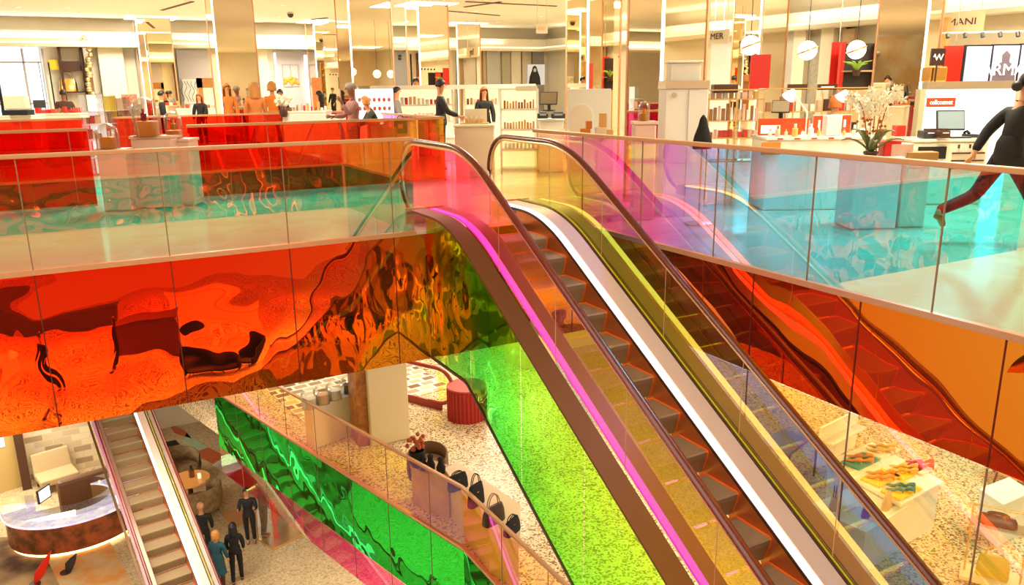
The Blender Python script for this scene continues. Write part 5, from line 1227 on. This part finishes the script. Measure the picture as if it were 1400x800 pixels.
o = MB().box((0, 0, 0), (L_*1.0, 3.2, .02)).build('chequered_rug', M_); o.location = (c.x, c.y, Z1+.011); o.rotation_euler.z = rr; tag(o, 'cream rug with brown squares on the lower floor behind the pier', 'rug')
p = G(493, 604, Z1); o = MB().box((0, 0, 1.6), (.22, .5, 3.2)).build('copper_shelf_column', mat('copper_wood', (.32, .10, .02), .4, col2=(.55, .22, .04), vscale=6)); o.location = p; tag(o, 'slim copper brown shelf column left of the square cream pier', 'column')
# displays on the right
DW = mat('display_white', (.86, .84, .80), .35)
quadtable('display_table', 'low white display table with one tray and dark bag, nearer of two at right', [(1112, 694), (1184, 728), (1240, 692), (1172, 660)], Z1+.75, Z1, DW)
quadtable('display_table', 'larger white display table with rows of shoes and trays at right', [(1128, 632), (1232, 690), (1290, 658), (1192, 604)], Z1+.85, Z1, DW)
p1 = G(1122, 640, Z1+.85); p2 = G(1172, 612, Z1+.85)
r_ = empty('display_back_panel', ((p1+p2)/2), math.atan2(p2.y-p1.y, p2.x-p1.x), 'upright white panel at the back of the larger display table', 'panel'); w = (p2-p1).length
MB().box((0, .06, .36), (w, .04, .70)).build('panel', DW, r_); MB().box((0, -.06, .45), (w*.9, .2, .03)).build('shelf', DW, r_)
TRY = [mat('tray_yellow', (.90, .62, .03), .4), mat('tray_teal', (.05, .35, .40), .4), mat('tray_cream', (.90, .80, .60), .4)]
def shoe(label, u, v, z, rz, mt, s=1.0):
    r_ = empty('dress_shoe', onlow(u, v, z), rz, label, 'shoe'); vs = []; n = 14
    prof = [(-.13, .035, .075), (-.10, .04, .085), (-.04, .034, .07), (.03, .034, .045), (.09, .042, .038), (.135, .03, .028), (.155, .01, .02)]
    for y, w_, h_ in prof:
        for i in range(n):
            a = 2*pi*i/n; vs.append((w_*s*cos(a), y*s, max(0, h_*s*.5+h_*s*.5*sin(a)+(.03*s if y < 0 else 0))))
    MB().add(vs, [(j*n+i, j*n+(i+1) % n, (j+1)*n+(i+1) % n, (j+1)*n+i) for j in range(len(prof)-1) for i in range(n)]+[tuple(range(n)), tuple(range((len(prof)-1)*n, len(prof)*n))]).build('upper', mt, r_, smooth=True)
    MB().cyl((0, -.115*s, .04*s), (0, -.12*s, 0), .018*s, .010*s, n=8).build('heel', mt, r_); return r_
SHM = [mat('shoe_orange', (.80, .28, .04), .4), mat('shoe_teal', (.03, .22, .25), .4), mat('shoe_berry', (.45, .03, .06), .4), mat('shoe_gold', (.75, .45, .08), .3), mat('shoe_black', (.02, .015, .02), .3)]
for k, (u, v, w_, m_, sm_, tn, sn) in enumerate(((1176, 632, .62, 1, 0, 'teal', 'orange'), (1206, 618, .6, 2, 3, 'cream', 'gold'), (1236, 646, .62, 0, 3, 'yellow', 'gold'), (1204, 655, .62, 0, 0, 'yellow', 'orange'), (1232, 672, .62, 0, 1, 'yellow', 'teal'), (1258, 640, .5, 2, 2, 'cream', 'berry'))):
    o = MB().box((0, 0, .02), (w_, .34, .04)).build('display_tray', TRY[m_], bevel=.008); o.location = onlow(u, v, Z1+.85); o.rotation_euler.z = .1; tag(o, '%s tray with %s shoes on the larger display table%s' % (tn, sn, (', back left', ', back row', '', ', left front', ', front corner', ', right end')[k]), 'tray')
    for j in range(2): 
        for i_ in range(2): shoe('%s shoe on the %s tray, %s %s%s' % (sn, tn, ('left', 'right')[i_], ('front', 'rear')[j], (' (back left tray)', ' (back row tray)', '', ' (left front tray)', ' (front corner tray)', '')[k]), u+(-8 if i_ == 0 else 8), v-3+(-3 if j else 3), Z1+.89, .5, SHM[sm_], .9)
o = MB().box((0, 0, .02), (.55, .4, .04)).build('display_tray', DW, bevel=.008); o.location = onlow(1140, 693, Z1+.75); tag(o, 'white tray carrying the pale woven bag on the nearer display table', 'tray')
handbag('pale woven bag with thin handles on the white tray of the nearer table', onlow(1140, 693, Z1+.79), .6, .34, .2, mat('woven_bag', (.55, .42, .38), .7), hmt=DARK, hh=.8)
handbag('dark red brown bag on the right of the nearer display table', onlow(1184, 704, Z1+.75), .5, .32, .2, mat('oxblood', (.22, .03, .015), .4), hh=.5)
handbag('tan textured bag beside the dark red bag on the nearer display table', onlow(1212, 694, Z1+.75), .4, .32, .24, mat('tan_textured', (.70, .48, .25), .6), hh=.2)
# bag rack bottom right
P_ = [G(1316, 792, Z1), G(1392, 812, Z1)]; c = (P_[0]+P_[1])/2; w = (P_[1]-P_[0]).length; rr = math.atan2((P_[1]-P_[0]).y, (P_[1]-P_[0]).x)
r_ = empty('bag_rack', c, rr, 'thin brass bag rack with low shelf at the bottom right', 'rack')
for x in (-w/2, w/2): MB().cyl((x, 0, 0), (x, 0, 1.25), .014, n=8).build('upright', BRASS, r_)
MB().cyl((-w/2, 0, 1.25), (w/2, 0, 1.25), .014, n=8).build('top_bar', BRASS, r_); MB().box((0, 0, .14), (w+.1, .42, .05)).build('low_shelf', mat('pale_oak', (.8, .58, .32)), r_)
Mr = Matrix.Translation(c) @ Matrix.Rotation(rr, 4, 'Z')
handbag('mustard yellow tote standing on the low shelf of the brass bag rack', Mr @ Vector((0, 0, .166)), rr, .42, .34, mat('mustard', (.70, .42, .04), .5), hh=.45)
o = handbag('dark brown clutch on the glass shelf above the mustard tote', Mr @ Vector((-.03, 0, 1.0)), rr, .5, .14, mat('bag_umber', (.05, .02, .012)), hh=.3)
MB().box((0, 0, .985), (w, .3, .02)).build('glass_shelf', CLEAR, r_)
quadtable('display_table', 'pale round edged table with teal and pink items near the right picture edge', [(1338, 668), (1372, 690), (1412, 672), (1380, 652)], Z1+.75, Z1, DW)
barrel('tan round backed chair by the right picture edge', onlow(1390, 668, Z1), 1.2, mat('tan_chair_round', (.66, .42, .16), .7), .45, .8)
quadtable('writing_table', 'dark framed low table seen behind the far escalator glass', [(1040, 605), (1078, 622), (1106, 600), (1070, 585)], Z1+.72, Z1, mat('table_blue_grey', (.20, .20, .24), .4), base=False)
t_ = bpy.data.objects['writing_table'] if 'writing_table' in bpy.data.objects else None
for x, y in ((-.5, -.3), (.5, -.3), (-.5, .3), (.5, .3)): MB().cyl((x, y, 0), (x, y, .68), .02, n=8).build('leg', DARKG, t_)
# pieces further back and under the camera side, seen in the mirror cladding
for x, y, w_, d_, m_, lab in ((10.5, 17.5, 2.0, .9, T1, 'tan display block further back on the terrazzo'), (-3.5, -5, 2.4, 1.0, PWHITE, 'white block on the near lower floor, mirrored in the red cladding'), (1.2, -6.5, 1.8, .9, DARK, 'dark block on the near lower floor, mirrored in the red cladding'), (3.4, -8.8, 2.4, 1, T1, 'tan block on the near lower floor, mirrored in amber cladding'), (-1.0, -10.5, 3, .8, DARKG, 'grey block deep on the near lower floor under the gallery')):
    r_ = empty('display_block', (x, y, Z1), .15, lab, 'table'); MB().box((0, 0, .42), (w_, d_, .84)).build('table_base', m_, r_, bevel=.02); MB().box((0, 0, .86), (w_+.1, d_+.1, .05)).build('table_top', m_, r_, bevel=.01)
person('person in black on the near lower floor, mirrored left in the red cladding', (-1.2, -3.6, Z1), .4, 1.75, BLACK, BLACK, HAIRK, SKIN)
person('woman in black on the near lower floor, mirrored beside the dark block', (.2, -4.4, Z1), 2.0, 1.7, BLACK, BLACK, HAIRK, SKIN, 'long', fem=True)
barrel('black armchair on the near lower floor, mirrored in the amber cladding', (2.2, -4.0, Z1), .3, BLACK, .55, .85)
barrel('second black armchair on the near lower floor, mirrored in the amber cladding', (3.3, -4.6, Z1), 1.2, BLACK, .55, .85)

# ------------------------------------------------------------------ basement
c = G(108, 722, Z0)
r_ = empty('ring_counter', c, 0, 'round white topped counter with marbled brown front and glowing foot', 'counter')
n = 48; a0, a1 = R(-200), R(70)
def ring(mb, r0, r1, z0, z1):
    vs = []; k = n+1
    for i in range(k):
        a = a0+(a1-a0)*i/n
        for r, z in ((r0, z0), (r1, z0), (r1, z1), (r0, z1)): vs.append((r*cos(a)*1.15, r*sin(a), z))
    f = [(4*i+j, 4*i+(j+1) % 4, 4*i+4+(j+1) % 4, 4*i+4+j) for i in range(n) for j in range(4)]+[(3, 2, 1, 0), tuple(4*n+j for j in range(4))]
    return mb.add(vs, f)
ring(MB(), 1.35, 1.55, .12, .95).build('counter_front', mat('marbled_brown', (.42, .10, .03), .2, col2=(.14, .05, .02), vscale=3), r_)
ring(MB(), 1.38, 1.50, .02, .12).build('foot_light', mat('foot_glow', (1, .85, .5), .5, emit=4, ecol=(1, .72, .30)), r_)
ring(MB(), .85, 1.62, .95, 1.0).build('counter_top', mat('lit_white_top', (.95, .92, 1), .2, emit=.55, ecol=(1, .92, 1), col2=(.55, .35, .75), vscale=4), r_)
ring(MB(), .85, .90, .0, .95).build('inner_face', TANLEATHER, r_)
ring(MB(), .86, 1.60, 1.0, 1.22).build('glass_top', CLEAR, r_)
r_ = empty('back_console', (c.x+.3, c.y+.9, Z0), .2, 'brown curved console standing inside the round counter', 'cabinet')
MB().box((0, 0, .65), (1.5, .35, 1.3)).build('body', mat('console_brown', (.22, .10, .04), .5), r_, bevel=.12)
r_ = empty('lit_display_screen', (c.x-.75, c.y+.25, Z0+1.0), .9, 'small tilted lit screen on the round counter', 'screen'); MB().box((0, 0, .22), (.5, .05, .42)).build('bezel', DARK, r_); MB().box((0, -.03, .22), (.42, .01, .34)).build('display', GLOW, r_)
p = G(80, 664, Z0)
r_ = empty('lounge_chair', p, .25, 'tan lounge chair before the chequered tile wall', 'chair'); LC = mat('tan_linen', (.62, .46, .24), .8)
MB().box((0, 0, .38), (1.15, .95, .22)).build('seat', LC, r_, bevel=.05); b = MB(); b.T = Matrix.Translation((0, .48, .72)) @ Matrix.Rotation(R(-14), 4, 'X'); b.box((0, 0, 0), (1.15, .16, .75)); b.build('backrest', LC, r_, bevel=.05)
for x in (-.5, .5):
    for y in (-.38, .38): MB().cyl((x, y, .28), (x, y, 0), .025, n=8).build('leg', DARK, r_)
# chequered wall, cabinet, post
M_ = bpy.data.materials.new('tile_wall'); M_.use_nodes = True; nt = M_.node_tree; b_ = nt.nodes['Principled BSDF']
tc = nt.nodes.new('ShaderNodeTexCoord'); mp = nt.nodes.new('ShaderNodeMapping'); mp.inputs['Rotation'].default_value = (pi/2, 0, 0); nt.links.new(tc.outputs['Object'], mp.inputs[0])
bk = nt.nodes.new('ShaderNodeTexBrick'); nt.links.new(mp.outputs[0], bk.inputs['Vector']); bk.inputs['Color1'].default_value = (.25, .12, .04, 1); bk.inputs['Color2'].default_value = (.88, .74, .48, 1)
bk.inputs['Mortar'].default_value = (.80, .66, .42, 1); bk.inputs['Scale'].default_value = 1; bk.inputs['Brick Width'].default_value = .55; bk.inputs['Row Height'].default_value = .22; bk.inputs['Mortar Size'].default_value = .015; bk.inputs['Bias'].default_value = .3
nt.links.new(bk.outputs[0], b_.inputs['Base Color'])
p1 = G(42, 657, Z0); p2 = G(130, 638, Z0); d = p2-p1
o = MB().b2((0, 0, 0), (d.length*1.3, .3, 3.6)).build('wall_tiled', M_); o.location = p1; o.rotation_euler.z = math.atan2(d.y, d.x); tag(o, kind='structure')
p = G(31, 668, Z0); o = MB().b2((0, -.2, 0), (.26, .06, 3.2)).build('dark_post', mat('post_brown', (.08, .03, .012), .5)); o.location = p; o.rotation_euler.z = .1; tag(o, 'dark brown post between the tan cabinet and the tiled wall', 'post')
p = G(-48, 690, Z0); r_ = empty('tall_cabinet', p, .28, 'tall tan cabinet with a small bright screen at the left edge', 'cabinet'); MB().b2((0, 0, 0), (1.9, .6, 3.2)).build('body', mat('cabinet_tan', (.66, .46, .16), .5), r_, bevel=.01); MB().b2((.75, -.02, 1.55), (1.35, .01, 2.15)).build('screen', mat('blue_screen', (.6, .75, .95), .3, emit=.6), r_)
# armchairs, round table
AC = mat('armchair_fabric', (.42, .30, .14), .8, col2=(.30, .18, .08), vscale=6)
barrel('tan winged armchair right of the lower escalator, further one', ground(249, 656, Z0), 3.6, AC, .62, 1.0)
barrel('tan winged armchair right of the lower escalator, nearer one', ground(274, 702, Z0), .6, AC, .66, 1.0)
p = G(262, 682, Z0); r_ = empty('round_table', p, 0, 'round orange lit table between the two winged armchairs', 'table')
MB().cyl((0, 0, .66), (0, 0, .70), .62, n=36).build('table_top', mat('amber_top', (.75, .28, .05), .15, emit=.25, ecol=(1, .45, .1)), r_); MB().cyl((0, 0, 0), (0, 0, .66), .09, .06, n=16).build('stem', DARK, r_); MB().cyl((0, 0, 0), (0, 0, .03), .3, n=24).build('foot', DARK, r_)
bottle('brown bottle on the round orange lit table', (p.x+.1, p.y+.1, Z0+.70), .38, mat('brown_bottle', (.25, .08, .02), .15), DARK)
bottle('pale lamp like bottle on the round orange lit table', (p.x+.3, p.y-.1, Z0+.70), .24, GLOWW, WHITE)
# display case
p = G(385, 735, Z0); r_ = empty('clear_vitrine', p, .35, 'tall clear display case standing on the basement floor by the green cladding', 'display case')
MB().box((0, 0, .8), (1.0, .8, 1.6)).build('clear_case', CLEAR, r_); mb = MB()
for x in (-.5, .5):
    for y in (-.4, .4): mb.cyl((x, y, 0), (x, y, 1.6), .012, n=6)
mb.build('edge_trim', BRASS, r_); MB().box((0, 0, .03), (1.05, .85, .06)).build('base', BRASS, r_)
r_ = empty('red_figurine', (p.x-.15, p.y, Z0+.061), 0, 'small red figurine inside the clear display case', 'ornament'); MB().lathe([(.12, 0), (.05, .3), (.14, .7), (.05, 1.0), (.08, 1.1), (.001, 1.2)], n=14).build('figure', REDL, r_, smooth=True)
# carpets and floor inlays
CP = mat('brown_carpet', (.09, .04, .02), .9, col2=(.55, .36, .16), vscale=.55)
def inlay(name, label, pix, mt, z=.006, cat='rug'):
    pts = [G(u, v, Z0) for u, v in pix]; c = sum(pts, Vector())/len(pts); o = MB().prism([(q.x-c.x, q.y-c.y) for q in pts], 0, z).build(name, mt); o.location = (c.x, c.y, Z0+.002); return tag(o, label, cat)
inlay('patterned_carpet', 'dark brown and tan clouded carpet at the lower left corner', [(-60, 735), (30, 735), (120, 770), (140, 850), (-80, 860)], CP, .012)
inlay('patterned_carpet', 'orange brown clouded carpet between the round counter and the escalator', [(62, 760), (150, 742), (215, 860), (110, 860)], mat('orange_carpet', (.72, .30, .07), .9, col2=(.70, .50, .24), vscale=1.2), .02)
inlay('floor_mat', 'black floor mat at the foot of the green cladding', [(222, 606), (240, 602), (246, 608), (226, 612)], BLACK, .014)
IN = [mat('inlay_red', (.62, .10, .03), .3), mat('inlay_white', (.95, .85, .85), .25), mat('inlay_pale_green', (.45, .62, .40), .3), mat('inlay_rust', (.70, .34, .14), .4)]
for k, (pix, m_, lab) in enumerate((([(232, 580), (252, 588), (262, 600), (238, 592)], 0, 'red floor patch nearest the top of the green cladding'), ([(255, 592), (285, 612), (268, 618), (250, 604)], 2, 'pale green floor patch by the green cladding'),
        ([(285, 612), (308, 624), (290, 634), (262, 620)], 0, 'red diamond floor patch by the green cladding'), ([(308, 626), (330, 640), (312, 650), (290, 636)], 1, 'white diamond floor patch by the green cladding'), ([(330, 642), (352, 658), (338, 668), (312, 652)], 0, 'red triangular floor patch near the man in the dark suit'),
        ([(300, 700), (345, 696), (352, 712), (318, 722)], 3, 'rust coloured floor patch behind the bald man'))):
    inlay('floor_inlay', lab, pix, IN[m_], .008, 'floor patch')
for pix, m_, lab, zz in (([(48, 800), (66, 768), (80, 772), (72, 800)], REDL, 'tall pointed red leaf sculpture at the bottom left corner', 1.2), ([(90, 784), (118, 800), (110, 812), (86, 800)], DARKG, 'dark pointed leaf sculpture right of the red one', 1.0)):
    c = G(*pix[0], Z0); r_ = empty('leaf_sculpture', (c.x, c.y, Z0), .5 if m_ is REDL else -.9, lab, 'sculpture')
    mb = MB(); mb.T = Matrix.Rotation(R(35), 4, 'Y') @ Matrix.Scale(.55, 4); mb.sweep([(-.05, 0), (-.28, .5), (-.15, 1.1), (.05, 1.7), (.2, 1.1), (.22, .5), (.05, 0)], (0, 0, .0), (1, 0, 0), (0, 0, 1), (0, 1, 0), .05); mb.build('leaf_blade', m_, r_, bevel=.01); MB().cyl((0, 0, 0), (0, 0, .05), .14, n=20).build('base', DARK, r_)

# out-of-view fittings, added so the glass has shapes and colours to mirror
for x, y, w_, m_, lab in ((-4.5, -3, 1.8, DARK, 'dark counter on the camera side, mirrored in the left glass'), (-1.5, -4.2, 1.4, PINKISH, 'blush counter on the camera side, mirrored in the left glass'), (2.0, -3.2, 1.8, REDL, 'red counter on the camera side, mirrored in the left glass'), (-9, 3, 2.2, ORANGE, 'unseen orange counter added at the far left of the upper floor'), (-9.5, 6.5, 2.0, CHAR, 'unseen charcoal counter added at the far left of the upper floor')):
    r_ = empty('display_counter', (x, y, 0), .1, lab, 'counter'); MB().box((0, 0, .48), (w_, .7, .96)).build('body', m_, r_, bevel=.02); MB().box((0, 0, .98), (w_+.05, .75, .04)).build('worktop', WHITE, r_)

for k, (x, y, w_, m_, lab) in enumerate(((-10.5, .5, 1.3, DARK, 'unseen dark partition added at the far left of the upper floor, nearest the camera side'), (-10.8, 2.6, 1.0, ORANGE, 'unseen orange partition added at the far left, second from the camera side'), (-10.4, 4.8, 1.2, mat('teal_panel', (.02, .20, .20), .4), 'unseen teal partition added at the far left of the upper floor'), (-10.9, 7.2, 1.1, REDL, 'unseen red partition added at the far left of the upper floor'), (-8.2, 9.6, 1.2, DARK, 'unseen dark partition added beyond the left end of the well'))):  # coloured panels added out of view for the right glass to mirror
    o = MB().box((0, 0, 1.25), (.12, w_, 2.5)).box((0, 0, .03), (.5, w_*.9, .06)).build('mirrored_partition', m_, None, bevel=.01); o.location = (x, y, 0); tag(o, lab, 'partition')
